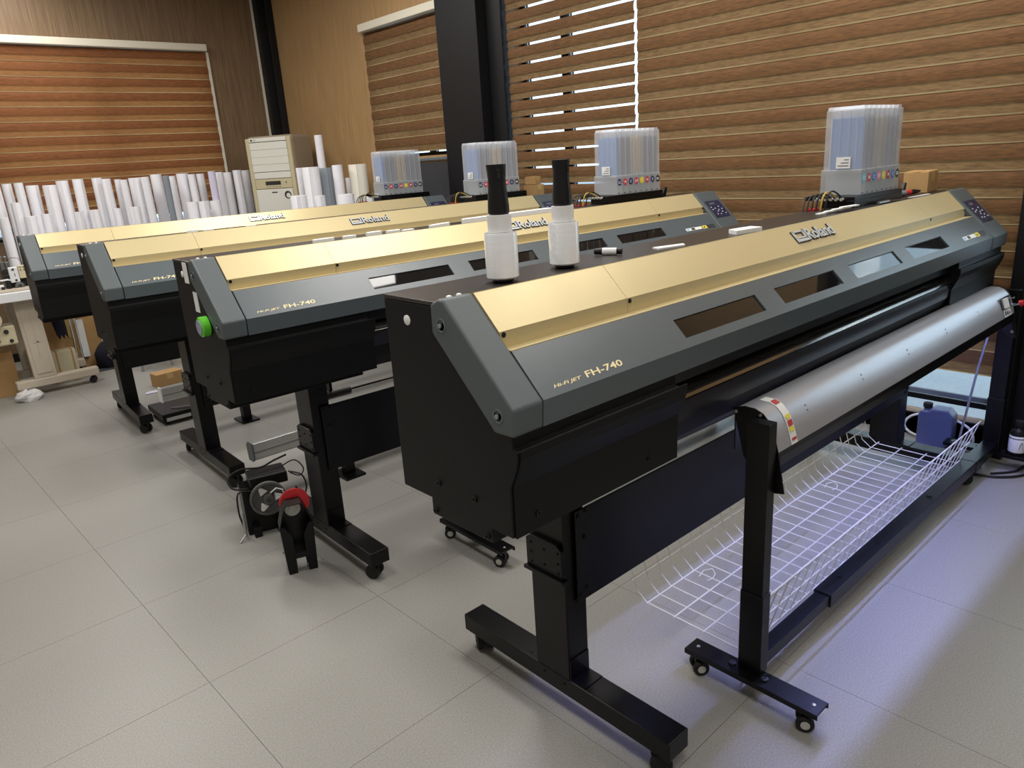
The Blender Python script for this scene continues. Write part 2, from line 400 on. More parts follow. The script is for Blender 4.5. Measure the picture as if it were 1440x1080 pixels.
def make_printer():
    P = empty('wide_format_printer')
    # --- left and right housings
    side = [(.402, 1.232), (.404, .792), (.298, .792), (.298, .753), (.092, .753), (.092, .786), (.0285, .786), (.0265, .897), (.006, .941), (.0005, .962), (.0005, .977), (.012, .979), (.012, 1.012), (.06, 1.012), (.215, 1.17), (.215, 1.232)]
    MB().prism(side, 0, .512).build('housing', 'body_black', P, bevel=.0025)
    MB().prism(side, 2.37, PL).build('housing', 'body_black', P, bevel=.0025)
    # --- centre body, inner parts
    MB().prism([(.402, 1.232), (.402, .82), (.20, .80), (.12, .80), (.12, .93), (.19, .95), (.19, 1.232)], .5125, 2.3695).build('rear_body', 'body_black', P)
    MB().sheet([(.19, .952), (.075, .944), (.045, .938), (.03, .922)], -.006, .5125, 2.3695).build('platen', 'platen_metal', P, smooth=True)
    MB().sheet([(.0295, .9205), (.026, .90), (.03, .868)], .006, .5125, 2.3695).build('apron', 'apron_dark', P, smooth=True)
    MB().sheet([(.034, .866), (.05, .82), (.10, .775), (.119, .80)], .006, .5125, 2.3695).build('lower_apron', 'body_black', P)
    MB().box(.5125, 2.3695, .045, .053, .962, 1.03).build('inner_panel', 'apron_dark', P)
    MB().box(.5125, 2.3695, .058, .09, .955, .972).box(.5125, 2.3695, .10, .13, .98, 1.0).build('carriage_rail', 'stand_black', P)
    # --- front covers
    fprof = [(-.004, .978), (-.004, .962), (.002, .94), (.022, .897), (.024, .785)]
    MB().sheet(fprof, .004, .005, .536).build('front_cover', 'body_black', P, bevel=.001)
    MB().sheet(fprof, .004, 2.345, PL-.005).build('front_cover', 'body_black', P, bevel=.001)
    # --- deck
    MB().box(.0, PL, .19, .404, 1.2325, 1.241).build('top_cover', 'deck_brown', P, bevel=.002)
    # --- end caps
    capp = [(.226, 1.237), (.2, 1.2495), (.184, 1.25), (-.004, 1.062), (.0, 1.007), (.055, 1.005), (.228, 1.178)]
    cap = MB().prism(capp, -.007, .071).build('end_cap', 'cap_grey', P, bevel=.006, seg=3)
    for y, z in ((.194, 1.198), (.041, 1.043)):
        MB().lathe([(.0145, 0), (.0145, .0012), (.011, .0008), (.009, -.004)], n=18).build('screw_recess', 'frame_grey', cap, loc=(-.007, y, z), rot=facing('-x'), smooth=True)
        MB().lathe([(.005, 0), (.005, .003), (.003, .004)], n=10).build('screw', 'screw_metal', cap, loc=(-.0085, y, z), rot=facing('-x'))
    rcap = MB().prism(capp, 2.712, PL+.007).build('end_cap', 'cap_grey', P, bevel=.006, seg=3)
    # control panel on the right cap
    b = MB(); sbox(b, 2.738, 2.868, .076, .196, .0030, .0052); cp = b.build('control_panel', 'panel_navy', rcap, bevel=.0012)
    b = MB(); sbox(b, 2.762, 2.808, .168, .182, .0053, .0058); b.build('display', 'panel_display', rcap)
    bt = None
    for x, u in [(2.755, .150), (2.756, .133), (2.782, .140), (2.79, .118), (2.806, .128), (2.822, .150), (2.825, .112), (2.838, .132), (2.846, .100), (2.80, .098), (2.77, .100)]:
        if bt is None: bt = MB().cyl((0, 0, 0), (0, 0, .0012), .0038, n=10).build('button', 'button_white', rcap); b0 = bt
        else: b0 = inst(bt, rcap)
        b0.location = slope(x, u, .0053); b0.rotation_euler = (math.radians(45.45), 0, 0)
    # --- grey lid with four windows
    LX0, LX1, U1 = .0745, 2.709, .117
    wins = [(.56, .922), (1.02, 1.374), (1.47, 1.818), (1.918, 2.258)]; wu0, wu1 = .0245, .0775
    b = MB(); sbox(b, LX0, LX1, 0, wu0, -.012, 0); sbox(b, LX0, LX1, wu1, U1, -.012, 0)
    cur = LX0
    for a, c in wins: sbox(b, cur, a, wu0, wu1, -.012, 0); cur = c
    sbox(b, cur, LX1, wu0, wu1, -.012, 0)
    b.prism([(.0, 1.061), (.0045, 1.007), (.0165, 1.0095), (.0115, 1.058)], LX0, LX1)
    lid = b.build('lid', 'lid_grey', P)
    for a, c in wins:
        b = MB(); sbox(b, a+.0005, c-.0005, wu0+.0005, wu1-.0005, -.007, -.004); b.build('lid_window', 'tinted_pane', lid)
    text('lettering', 'Hi-Fi JET', 'print_cream', lid, slope_mtx(.116, .0135, .0002), .0093, .080, .0005, .012, .25)
    text('lettering', 'FH-740', 'print_cream', lid, slope_mtx(.209, .0135, .0002), .0152, .114, .0005, .014, .05)
    b = MB(); sbox(b, 2.425, 2.560, .026, .043, .0002, .0008); b.build('sticker', 'label_white', lid)
    b = MB(); sbox(b, 2.432, 2.452, .030, .039, .0009, .0012); b.build('sticker_print', 'dot_LC', lid)
    b = MB(); sbox(b, 2.470, 2.500, .028, .041, .0009, .0012); b.build('sticker_print', 'label_dark', lid)
    b = MB(); sbox(b, 2.568, 2.606, .025, .044, .0002, .0008); b.build('sticker', 'label_yellow', lid)
    b = MB(); sbox(b, 2.577, 2.590, .030, .038, .0009, .0012); b.build('sticker_print', 'label_dark', lid)
    b = MB(); sbox(b, 2.612, 2.675, .020, .046, .0002, .0008); b.build('sticker', 'label_dark', lid)
    # --- gold upper cover in three panels
    G0, G1 = .1625, .266
    for k, (a, c) in enumerate([(.0745, .4665), (.4678, 2.309), (2.3103, 2.70)]):
        b = MB(); sbox(b, a, c, G0, G1, -.010, 0)
        b.prism([(.1135, 1.179), (.1135, 1.1445), (.121, 1.1445), (.121, 1.172)], a, c)
        b.prism([(.083, 1.1462), (.083, 1.1435), (.1205, 1.1432), (.1205, 1.1445)], a, c)
        b.prism([(.186, 1.2512), (.206, 1.2452), (.206, 1.2415), (.184, 1.2415)], a, c)
        g = b.build('upper_cover', 'gold', P)
        for x in {0: (.0835,), 1: (.4745,), 2: (2.3165, 2.693)}[k]:
            MB().lathe([(.0055, 0), (.0055, .0015), (.002, .002)], n=12).build('cover_screw', 'black_plastic', g, loc=(x, .1134, 1.1715), rot=facing('-y'))
        if k == 1:      # raised chrome logo: bracket mark and name
            U = .196; S = .040
            m = slope_mtx(1.312, U, .0); sh = Matrix.Identity(4)
            bb = MB()
            LB = ((0, .064, .035, .040), (0, .007, 0, .040), (.057, .064, .012, .040), (0, .064, .012, .017), (.008, .066, 0, .009))
            for (xa, xb, ya, yb) in LB:
                bb.box(xa, xb, ya, yb, .0023, .006)
            bb.xf(m); bb.build('logo_mark', 'logo_metal', g)
            ob = MB()
            for (xa, xb, ya, yb) in LB: ob.box(xa-.0025, xb+.0025, ya-.0025, yb+.0025, .0003, .0022)
            ob.xf(m).build('logo_backing', 'black_plastic', g)
            text('logo_outline', 'Roland', 'black_plastic', g, slope_mtx(1.381, U-.002, .0003), .046, .172, .003, .05)
            text('logo_lettering', 'Roland', 'logo_metal', g, slope_mtx(1.383, U, .0033), .042, .168, .003, .012)
    # rivets behind the gold cover
    rv = None
    for x in (.02, .045, .12, .9, 1.25, 1.6, 2.05, 2.5):
        loc = (x, .196 if x < .05 else .2125, 1.2495 if x < .05 else 1.241)
        if rv is None: rv = MB().lathe([(.006, 0), (.005, .003), (.0, .0045)], n=8).build('rivet', 'label_white', P, loc=loc)
        else: inst(rv, P, loc)
    # --- bolts on the left flank and front covers
    bo = None
    for (x, y, z, f) in [(0, .263, .838, '-x'), (0, .141, .838, '-x'), (0, .285, .765, '-x'), (0, .108, .765, '-x'), (.065, .0242, .82, '-y'), (.425, .0242, .82, '-y'), (2.46, .0242, .82, '-y'), (2.78, .0242, .82, '-y')]:
        if bo is None: bo = bolt_src.build('bolt', 'black_plastic', P, loc=(x, y, z), rot=facing(f))
        else: inst(bo, P, (x, y, z), facing(f))
    pl = MB().lathe([(.011, 0), (.011, .0015), (.008, .0025)], n=16).build('hole_plug', 'label_white', P, loc=(0, .32, 1.193), rot=facing('-x'), smooth=True)
    hl = None
    for y, z in ((.272, .944), (.277, .895), (.24, .905), (.262, 1.07), (.254, 1.07), (.246, 1.07)):
        if hl is None: hl = MB().cyl((0, 0, 0), (0, 0, .0006), .0055, n=10).build('screw_hole', 'rubber', P, loc=(0, y, z), rot=facing('-x'))
        else:
            h = inst(hl, P, (0, y, z))
            if z > 1: h.scale = (.45, .45, 1)
    # --- stand
    for sgn, (a, c) in ((1, (.348, .427)), (-1, (2.553, 2.632))):
        post = MB().box(a, c, .24, .368, .1245, .7525).build('leg', 'stand_black', P, bevel=.003)
        outer = a if sgn > 0 else c
        MB().prism([(.236, .53), (.236, .448), (.368, .448), (.368, .53), (.352, .542), (.252, .542)], outer-.014*sgn, outer, 'x').build('leg_bracket', 'stand_black', post, bevel=.002)
        MB().box(min(outer, outer-.024*sgn), max(outer, outer-.024*sgn), .226, .372, .438, .4475).build('bracket_flange', 'stand_black', post, bevel=.001)
        for y, z in ((.25, .462), (.25, .49), (.25, .52), (.30, .47), (.30, .515), (.35, .462), (.35, .492), (.35, .52)):
            inst(bo, post, (outer-.014*sgn, y, z), facing('-x' if sgn > 0 else '+x')).scale = (.55, .55, .55)
        foot = MB().box(a, c, -.09, .7015, .069, .1242).build('foot', 'stand_black', P, bevel=.003)
        for y, z, f in ((.262, .105, '-x'), (.34, .105, '-x')):
            if sgn > 0: inst(bo, foot, (a, y, z), facing(f)).scale = (.6, .6, .6)
        for x, y in ((a+.02, .20), (c-.02, .20), (a+.02, .41)):
            s_ = inst(bo, foot, (x, y, .1242), (0, 0, 0)); s_.scale = (.7, .7, .7); s_.data = s_.data
        MB().box(a+.003, c-.003, .188, .2395, .1243, .1275).box(a+.003, c-.003, .2365, .2395, .1275, .19).build('corner_plate', 'stand_black', foot)
        for y, an in ((-.045, .6), (.655, -.5)): add_caster(P, (a+c)/2, y, .0688, .0285, ang=an)
    MB().sheet([(.228, .36), (.228, .628)], -.006, .384, 2.598).box(.384, 2.598, .234, .2395, .36, .372).build('beam', 'stand_black', P, bevel=.002)
    for x0 in (.395, 2.56):
        for dx, z in ((.0, .612), (.028, .618), (.022, .545), (.0, .38), (.026, .392)):
            inst(bo, P, (x0+dx, .228, z), facing('-y')).scale = (.9, .9, .9)
    return P
proto = make_printer()
def add_tray(P, x0):
    # --- ink tray and hoses behind the gold cover
    tr = MB().box(x0, x0+.44, .275, .472, 1.268, 1.2825).box(x0, x0+.44, .275, .279, 1.2415, 1.268).box(x0, x0+.004, .279, .40, 1.2415, 1.268).box(x0+.436, x0+.44, .279, .40, 1.2415, 1.268).build('ink_tray', 'stand_black', P, bevel=.001)
    for k in range(6):
        c0 = Vector((x0, .32+.02*k, 1.274)); e = Vector((x0-.10-.01*k, .34+.012*k, 1.243)); hgt = .05-.004*k
        pts = [c0.lerp(e, t)+Vector((-.03*math.sin(t*math.pi), 0, hgt*math.sin(t*math.pi))) for t in [i/10 for i in range(11)]]
        MB().tube(pts, .0032, 6).build('ink_hose', 'hose_yellow' if k == 1 else 'cable_black', tr, smooth=True)
        MB().cyl((x0-.016, .32+.02*k, 1.274), (x0-.0005, .32+.02*k, 1.274), .006, n=8).build('hose_fitting', 'caster_hub', tr)
    MB().box(x0-.13, x0-.07, .37, .40, 1.2412, 1.2475).build('hose_clamp', 'red_plastic', tr)
# (origin, turn) of each printer; left front corner of the lid is the origin
PR = [((0, 0, 0), 0.0), ((-.002, 1.352, 0), -.026), ((-.02, 2.632, 0), -.036), ((-.066, 3.916, 0), -.066)]
INKX = [2.085, 2.20, 2.33, 2.43]
PLAB = ['gold and grey wide-format printer with two film rolls standing on its top cover',
        'gold and grey wide-format printer with a green tape roll on its black flank',
        'gold and grey wide-format printer standing directly behind the green-taped one',
        'gold and grey wide-format printer next to the sewing table and paper rolls']
printers = []
for i, (loc, rz) in enumerate(PR):
    p = proto if i == 0 else copy_tree(proto)
    p.location = loc; p.rotation_euler = (0, 0, rz); tag(p, PLAB[i], 'printer', 'printers in a row'); printers.append(p)
for i, p in enumerate(printers): add_tray(p, INKX[i]-(.085 if i < 2 else .04))
def at(i, x, y, z):
    (ox, oy, oz), a = PR[i]; c, s = math.cos(a), math.sin(a)
    return (ox+x*c-y*s, oy+x*s+y*c, oz+z)
# extras on single printers
def decal(i, y0, y1, z0, z1, sh):
    MB().prism([(y0, z1), (y1, z1), (y1-sh, z0), (y0-sh, z0)], -.0012, -.0002, 'x').build('paper_sticker', 'label_white', printers[i])
decal(1, .262, .304, 1.165, 1.235, .0); decal(1, .205, .245, 1.072, 1.14, .0)
k_ = MB().lathe([(.030, 0), (.034, .004), (.034, .026), (.030, .030), (.018, .030)], n=24).build('tape_roll', 'green_tape', None, loc=at(1, -.0, .149, 1.035), rot=(0, -math.pi/2, PR[1][1]), smooth=True)
tag(k_, 'bright green tape roll stuck to the flank of a black printer', 'tape')
MB().cyl((0, 0, .0302), (0, 0, .0325), .024, n=20).build('tape_core', 'knob_face', k_)

# ------------------------------------------------------------------ ink cartridges
def make_cart(letter, dotm, pouch, lbl, txtm):
    c = empty('ink_cartridge')
    wx, D, H = .0405, .145, .325
    MB().box(.001, wx, 0, D, .085, H-.012).prism([(.001, H-.012), (wx, H-.012), (wx-.006, H), (.007, H)], .004, D-.004, 'y').build('case', 'case_frost', c, bevel=.002)
    b = MB().box(.0, .0012, .022, .026, .09, H-.02)
    for y in (.05, .085, .118): b.box(-.0004, .0008, y, y+.003, .09, H-.016)
    for x in (.002, wx-.004): b.box(x, x+.003, -.0018, 0, .09, H-.012)
    b.build('rib', 'sleeve_frost', c)
    MB().box(.009, wx-.009, .008, D-.02, .095, H-.04).build('ink_pouch', pouch, c, bevel=.004)
    MB().box(-.0012, wx+.0012, -.006, D+.008, 0, .095).build('sleeve', 'sleeve_frost', c, bevel=.002)
    MB().cyl((wx/2, -.0062, .062), (wx/2, -.0072, .062), .0165, n=20).build('colour_dot', dotm, c)
    text('dot_letter', letter, txtm, c, Matrix.Translation((wx/2, -.0074, .055)) @ Matrix.Rotation(math.pi/2, 4, 'X'), .014, .014 if len(letter) == 1 else .022, .0003, .02, 0, 'CENTER')
    MB().box(.012, .020, -.0065, -.006, .004, .010).build('latch', 'black_plastic', c)
    if lbl:
        MB().box(-.0022, -.0014, .04, .095, .10, .142).build('paper_label', 'label_white', c)
        for k in range(3): MB().box(-.0026, -.0022, .046, .088-.012*k, .108+.011*k, .111+.011*k).build('label_print', 'label_dark', c)
    return c
SEQ = ['LC', 'M', 'C', 'LM', 'Y', 'M', 'C', 'BK']
INKNAME = {'LC': 'light cyan', 'M': 'magenta', 'C': 'cyan', 'LM': 'light magenta', 'Y': 'yellow', 'BK': 'black'}
WHERE = ['film-roll printer', 'green-taped printer', 'third printer', 'sewing table printer']
NTH = {1: 'first', 5: 'second', 2: 'first', 6: 'second'}
PALE = {'LC': 'LC', 'M': 'M', 'C': 'C', 'LM': 'LM', 'Y': 'Y', 'BK': 'BK'}
DARK = {'LC': 'NV', 'M': 'RD', 'C': 'NV', 'LM': 'RD', 'Y': 'Y', 'BK': 'BK'}
for pal in (PALE, DARK):
    protos = {}
    for i in ((0,) if pal is PALE else (1, 2, 3)):
        for s, q in enumerate(SEQ):
            key = (q, s == 0)
            new = key not in protos
            if new:
                pouch = 'pouch_blue' if s == 0 else ('pouch_yellow' if q in ('Y', 'LM') else 'pouch_grey')
                protos[key] = make_cart(q, 'dot_'+pal[q], pouch, s == 0, 'label_yellow' if False else ('label_white' if q != 'Y' else 'label_white'))
            c = protos[key] if new else copy_tree(protos[key])
            c.location = at(i, INKX[i]+.0445*s, .298, 1.2827); c.rotation_euler = (0, 0, PR[i][1])
            nth = ('%s ' % NTH[s]) if s in NTH else ''
            tag(c, 'frosted ink cartridge with %s%s dot on the %s' % (nth, {'LC': 'LC', 'M': 'M', 'C': 'C', 'LM': 'LM', 'Y': 'yellow', 'BK': 'black'}[q], WHERE[i]), 'cartridge', 'ink cartridges in the printer trays')

# ------------------------------------------------------------------ dryer with lamp hood on casters
def make_dryer():
    D = empty('print_dryer')
    A, B = .812, 2.80; dy, dz = .036, -.030
    arch = [(y+dy, z+dz) for y, z in [(.000, .862), (-.03, .872), (-.06, .871), (-.080, .862), (-.096, .846), (-.108, .824), (-.118, .796), (-.127, .766)]]
    MB().sheet(arch, .003, A, B).build('hood', 'alu', D, smooth=True)
    endp = [(.004, .866), (-.03, .8745), (-.06, .8735), (-.082, .8645), (-.098, .848), (-.110, .826), (-.12, .798), (-.129, .766), (-.150, .658), (-.121, .652), (-.031, .733)]
    for x in (A-.005, B+.0005): MB().prism([(y+dy, z+dz) for y, z in endp], x, x+.0045).build('end_plate', 'stand_black', D, bevel=.001)
    MB().box(A, B, .033, .037, .715, .8325).build('back_shroud', 'stand_black', D)
    MB().sheet([(-.0915, .735), (-.0905, .72), (-.086, .692)], .003, A, B).build('front_shroud', 'stand_black', D)
    MB().cyl((A+.02, -.040, .800), (B-.02, -.040, .800), .0045, n=10).build('lamp_tube', 'lamp_blue', D, smooth=True)
    bo = None
    for x in [1.0, 1.35, 1.7, 2.05, 2.4]:
        for q_ in (0, .014):
            loc = (x, -.1000+.036-.0065*(q_ > 0), .840-.030-q_*.9)
            if bo is None: bo = MB().lathe([(.003, 0), (.003, .0012), (.001, .0016)], n=8).build('rivet', 'screw_metal', D, loc=loc, rot=(math.radians(64), 0, 0))
            else: inst(bo, D, loc, (math.radians(64), 0, 0))
    for y, z in ((.030, .826), (-.040, .829)): MB().lathe([(.0045, 0), (.0045, .003), (.002, .004)], n=10).build('screw', 'screw_metal', D, loc=(A-.005, y, z), rot=facing('-x'))
    # warning label over the hood near its left end
    off = [(p[0]-.0008, p[1]+.0008) for p in arch[1:]]
    lb = MB().sheet(off, -.0004, .880, .912).build('warning_label', 'label_white', D, smooth=True)
    for (ya, za, yb, zb, m) in ((-.058, .8725, -.074, .8665, 'label_red'), (-.1005, .8415, -.1055, .8325, 'label_yellow'), (-.108, .828, -.1135, .813, 'label_red'), (-.1145, .81, -.1185, .799, 'label_yellow'), (-.1235, .783, -.1255, .776, 'label_red')):
        MB().sheet([(ya+dy-.0014, za+dz+.0012), (yb+dy-.0014, zb+dz+.0012)], -.0003, .885, .907).build('label_print', m, lb)
    # control plate at the right end
    n = Vector((0, -.945, .327)); up = Vector((0, .327, .945)); mt = Matrix.Translation(Vector((2.635, -.1135+.036, .812-.030))) @ Matrix((Vector((1, 0, 0)), up, n)).transposed().to_4x4()
    def cb(name, x0, x1, u0, u1, w0, w1, m): return MB().box(x0, x1, u0, u1, w0, w1).xf(mt).build(name, m, D, bevel=.001)
    cb('control_panel', .02, .135, -.012, .036, .001, .004, 'panel_navy'); cb('meter', .035, .085, -.010, .030, .0041, .012, 'label_white')
    cb('display', .092, .115, .012, .026, .0041, .006, 'panel_display'); cb('panel_label', .03, .115, -.046, -.016, .001, .002, 'label_white')
    for k in range(3): cb('label_print', .038+.024*k, .054+.024*k, -.040, -.022-.004*k, .0021, .0024, 'label_dark')
    MB().cyl((.148, -.012, .002), (.148, -.012, .03), .006, n=10).xf(mt).build('switch_stem', 'chrome', D)
    MB().cyl((.148, -.012, .03), (.148, -.012, .046), .014, .012, n=16).xf(mt).build('stop_button', 'red_plastic', D, smooth=True)
    MB().cyl((.14, .018, .002), (.14, .018, .022), .004, n=8).xf(mt).build('toggle', 'chrome', D)
    # supports
    for sgn, xp, fx in ((1, .763, .728), (-1, 2.842, 2.842)):
        MB().box(xp, xp+.042, -.0925, -.0235, .0785, .33).build('post', 'stand_black', D, bevel=.003)
        MB().box(xp+.0015, xp+.0405, -.0895, -.0265, .331, .824).build('inner_post', 'stand_black', D, bevel=.002)
        xb = .8125 if sgn > 0 else 2.80
        MB().cyl((xb, -.092, .652), (xb+.012, -.092, .652), .007, n=10).cyl((xb+.005, -.092, .642), (xb+.005, -.092, .668), .004, n=8).build('wing_bolt', 'chrome', D)
        f0 = fx if sgn > 0 else fx-.012
        ft = MB().prism([(f0, .0784), (f0+.066, .0784), (f0+.066, .062), (f0+.062, .062), (f0+.062, .074), (f0+.004, .074), (f0+.004, .062), (f0, .062)], -.275, .1325, 'y').build('foot', 'stand_black', D, bevel=.0015)
        for y in (-.25, .105): MB().lathe([(.0055, 0), (.0055, .002), (.002, .003)], n=10).build('foot_bolt', 'screw_metal', ft, loc=(f0+.033, y, .0784))
        for y in (-.108, -.008): MB().lathe([(.012, 0), (.011, .006), (.007, .007)], n=14).build('post_bolt', 'black_plastic', ft, loc=(f0+.033, y, .0784))
        for y, an in ((-.235, .5), (.095, .9)): add_caster(D, f0+.033, y, .0735, .0235, hub=True, ang=an)
    MB().box(.8125, 1.22, -.082, -.036, .083, .118).build('crossbar', 'stand_black', D, bevel=.002)
    sl = MB().box(1.20, 2.84, -.088, -.030, .078, .123).build('crossbar_sleeve', 'stand_black', D, bevel=.002)
    for x in (1.32, 1.62, 2.1): MB().lathe([(.008, 0), (.007, .004)], n=10).build('sleeve_bolt', 'black_plastic', sl, loc=(x, -.059, .123))
    # cable hanging from the right end
    pts = [(2.72, -.02, .74), (2.735, -.02, .62), (2.74, -.0, .5), (2.735, .01, .4), (2.73, .02, .3), (2.725, .03, .2), (2.73, .04, .12), (2.76, .03, .08)]
    MB().tube(pts, .005, 6).build('power_cable', 'cable_grey', D, smooth=True)
    return D
dry = make_dryer()
tag(dry, 'silver hooded print dryer on black casters beside the wire basket', 'dryer', 'print dryers')
d2 = copy_tree(dry)
for ch in d2.children:
    if ch.name.startswith('lamp_tube'): ch.data = ch.data.copy(); ch.data.materials[0] = M['core_white']     # switched off
d2.location = (PR[1][0][0]+.012, PR[1][0][1]-.105, 0); d2.rotation_euler = (0, 0, PR[1][1])
tag(d2, 'silver hooded print dryer mostly hidden behind the film-roll printer', 'dryer', 'print dryers')

# ------------------------------------------------------------------ wire basket under the first printer
bk = tag(empty('wire_basket', (1.7, .22, .1)), 'white wire catch basket slung under the printer beam', 'basket')
bo_ = Vector((1.7, .22, .1))
def wire(pts, r=.0021): MB().tube([Vector(p)-bo_ for p in pts], r, 6).build('wire', 'wire_white', bk, smooth=True)
xs = [.80+.0645*k for k in range(28)]
for x in xs: wire([(x, .432, .352), (x, .366, .142), (x, .326, .112), (x, .0, .105), (x, -.022, .106), (x, -.083, .31)])
for y, z in ((.318, .1165), (.215, .113), (.11, .111)): wire([(xs[0]-.01, y, z), (xs[-1]+.01, y, z)], .0026)
for y, z in ((-.026, .118), (-.054, .211), (-.0845, .312), (.3785, .172), (.405, .255), (.435, .354)): wire([(xs[0]-.008, y, z), (xs[-1]+.008, y, z)], .0026)
for k in (3, 17):
    x = xs[k]+.03
    wire([(x, .25, .118), (x+.02, .24, .122), (x+.05, .25, .122), (x+.07, .275, .122), (x+.04, .29, .122), (x+.0, .28, .122)], .0016)
# basket hooks carried by the printer beam
for x in (xs[2], xs[-3]): MB().tube([Vector(p)-bo_ for p in [(x, .435, .354), (x, .40, .392), (x, .30, .362), (x, .242, .3735)]], .0026, 6).build('hook', 'wire_white', bk, smooth=True)

# ------------------------------------------------------------------ things on the first printer's top cover
ZT = 1.2412
def film_roll(x, y, label, ang):
    t = tag(empty('stretch_film_roll', at(0, x, y, ZT), ang), label, 'film roll', 'stretch film rolls on the printer')
    MB().lathe([(.021, 0), (.024, .002), (.024, .006), (.021, .008)], n=20).build('end_cap', 'black_plastic', t, smooth=True)
    MB().lathe([(.033, .0085), (.0365, .012), (.0365, .102), (.035, .108), (.0235, .1085)], n=32).build('film', 'film_clear', t, smooth=True)
    MB().lathe([(.0235, .1086), (.0265, .109), (.0265, .146), (.0225, .1465)], n=28).build('core', 'core_white', t, smooth=True)
    h = MB().lathe([(.0205, .1466), (.0235, .150), (.0232, .165), (.0200, .200), (.0193, .222), (.0215, .246), (.0215, .2505), (.015, .2508)], n=24).build('handle', 'black_plastic', t, smooth=True)
    for k in range(1): MB().box(-.003, .003, -.0216, -.0196, .222, .236).cyl((0, -.0216, .238), (0, -.0196, .238), .0045, n=10).build('slot', 'rubber', h)
    return t
film_roll(.234, .275, 'stretch film roll with black handle, loose film absent, nearer the gold corner', -.5)
r2 = film_roll(.448, .290, 'stretch film roll with black handle and a loose flap of film at its side', .1)
fl_ = MB()
for k in range(5):
    z0 = .03+.016*k; fl_.add([(-.0365, .004*(-1)**k, z0), (-.046+.003*(k % 2), -.004, z0+.006), (-.0365, .003, z0+.017), (-.049+.004*(k % 3), .006, z0+.012)], [(0, 1, 2), (0, 3, 2)])
fl_.build('loose_film', 'case_frost', r2)
mk = tag(empty('marker_pen', at(0, .655, .338, ZT+.0095), .5), 'short white marker lying on the dark top cover', 'marker')
MB().cyl((0, -.030, 0), (0, .008, 0), .0095, n=14).build('barrel', 'core_white', mk, smooth=True)
MB().cyl((0, -.044, 0), (0, -.0301, 0), .0080, n=14).build('cap', 'black_plastic', mk, smooth=True)
MB().cyl((0, .0081, 0), (0, .030, 0), .009, .0075, n=14).build('tip', 'black_plastic', mk, smooth=True)
def scrap(loc, pts, label, th=.004, m='label_white', rz=0):
    b = MB().prism(pts, 0, th, 'z'); o = b.build('paper_scrap', m, None, loc=loc, rot=(0, 0, rz)); return tag(o, label, 'paper')
scrap(at(0, .84, .265, ZT+.0001), [(-.05, 0), (.04, -.02), (.06, .0), (-.04, .03)], 'torn white paper scrap beside the marker')
scrap(at(0, 1.20, .255, ZT+.0001), [(-.06, -.01), (.06, -.025), (.07, .02), (-.03, .035)], 'folded white paper scrap behind the logo', .012)
for k in range(4):
    scrap(at(0, 1.80+.035*k, .285-.012*k, ZT+.0003+.0045*k), [(-.05, 0), (.05, -.012), (.052, .006), (-.048, .018)], 'white paper strip fanned in a small pile before the ink tray', .0042)['group'] = 'fanned white strips'
pn = tag(empty('craft_knife', at(0, 2.21, .247, ZT+.006), -.03), 'metal craft knife lying in front of the ink tray', 'knife')
MB().cyl((-.06, 0, 0), (.03, 0, 0), .0058, n=10).build('grip', 'screw_metal', pn, smooth=True)
MB().cyl((.0302, 0, 0), (.13, 0, -.002), .005, .0015, n=10).build('blade', 'chrome', pn, smooth=True)
rl = MB().box(-.09, .09, -.008, .008, 0, .003).build('ruler', 'table_white', None, loc=at(0, 2.55, .245, ZT+.0002), rot=(0, 0, -.06)); tag(rl, 'thin pale ruler lying under the red-handled cutter', 'ruler')
ct = tag(empty('rotary_cutter', at(0, 2.56, .31, ZT+.0125), -.12), 'grey and red cutter lying beside the cardboard box', 'cutter')
MB().lathe([(.008, -.09), (.012, -.08), (.011, -.03), (.012, .0)], n=12, axis='x').build('grip', 'cable_grey', ct, smooth=True)
MB().lathe([(.0115, .0005), (.010, .02), (.0115, .045)], n=12, axis='x').build('collar', 'red_plastic', ct, smooth=True)
MB().lathe([(.010, .0455), (.011, .08), (.004, .13)], n=12, axis='x').build('head', 'black_plastic', ct, smooth=True)
lv = tag(MB().prism([(-.02, 0), (.016, 0), (.03, .045), (.012, .05)], -.008, .008, 'y').build('black_clip', 'black_plastic', None, loc=at(0, 2.665, .36, ZT+.0001), bevel=.002), 'upright black clip standing by the cardboard box', 'clip')
for i in (1, 2):
    lv2 = lv.copy(); COL.objects.link(lv2); lv2.location = at(i, 2.64, .34, ZT+.0001); tag(lv2, 'upright black clip at the back of the %s' % WHERE[i], 'clip', 'black clips on the printers')
def carton(name, loc, w, d, h, rz, label, parent=None):
    t = tag(empty(name, loc, rz), label, 'box')
    MB().box(-w/2, w/2, -d/2, d/2, 0, h).build('carton_body', 'cardboard', t, bevel=.002)
    MB().box(-w/2-.0004, w/2+.0004, -.018, .018, h, h+.0006).box(-.022, .022, -d/2-.0006, -d/2, h*.55, h).build('packing_tape', 'cardboard_tape', t)
    for s in (-1, 1): MB().box(-w/2+.003, w/2-.003, s*d/4-d/4+.003, s*d/4+d/4-.003, h, h+.0025).build('flap', 'cardboard', t)
    return t
carton('cardboard_box', at(0, 2.80, .335, ZT+.0002), .16, .10, .088, .1, 'open cardboard box on the far end of the film-roll printer')
carton('cardboard_box', at(2, 2.82, .30, ZT+.0002), .10, .10, .07, .15, 'small carton, lower of two, behind the film rolls')
carton('cardboard_box', at(2, 2.815, .30, ZT+.0745), .085, .08, .05, .3, 'small carton stacked on another behind the film rolls')
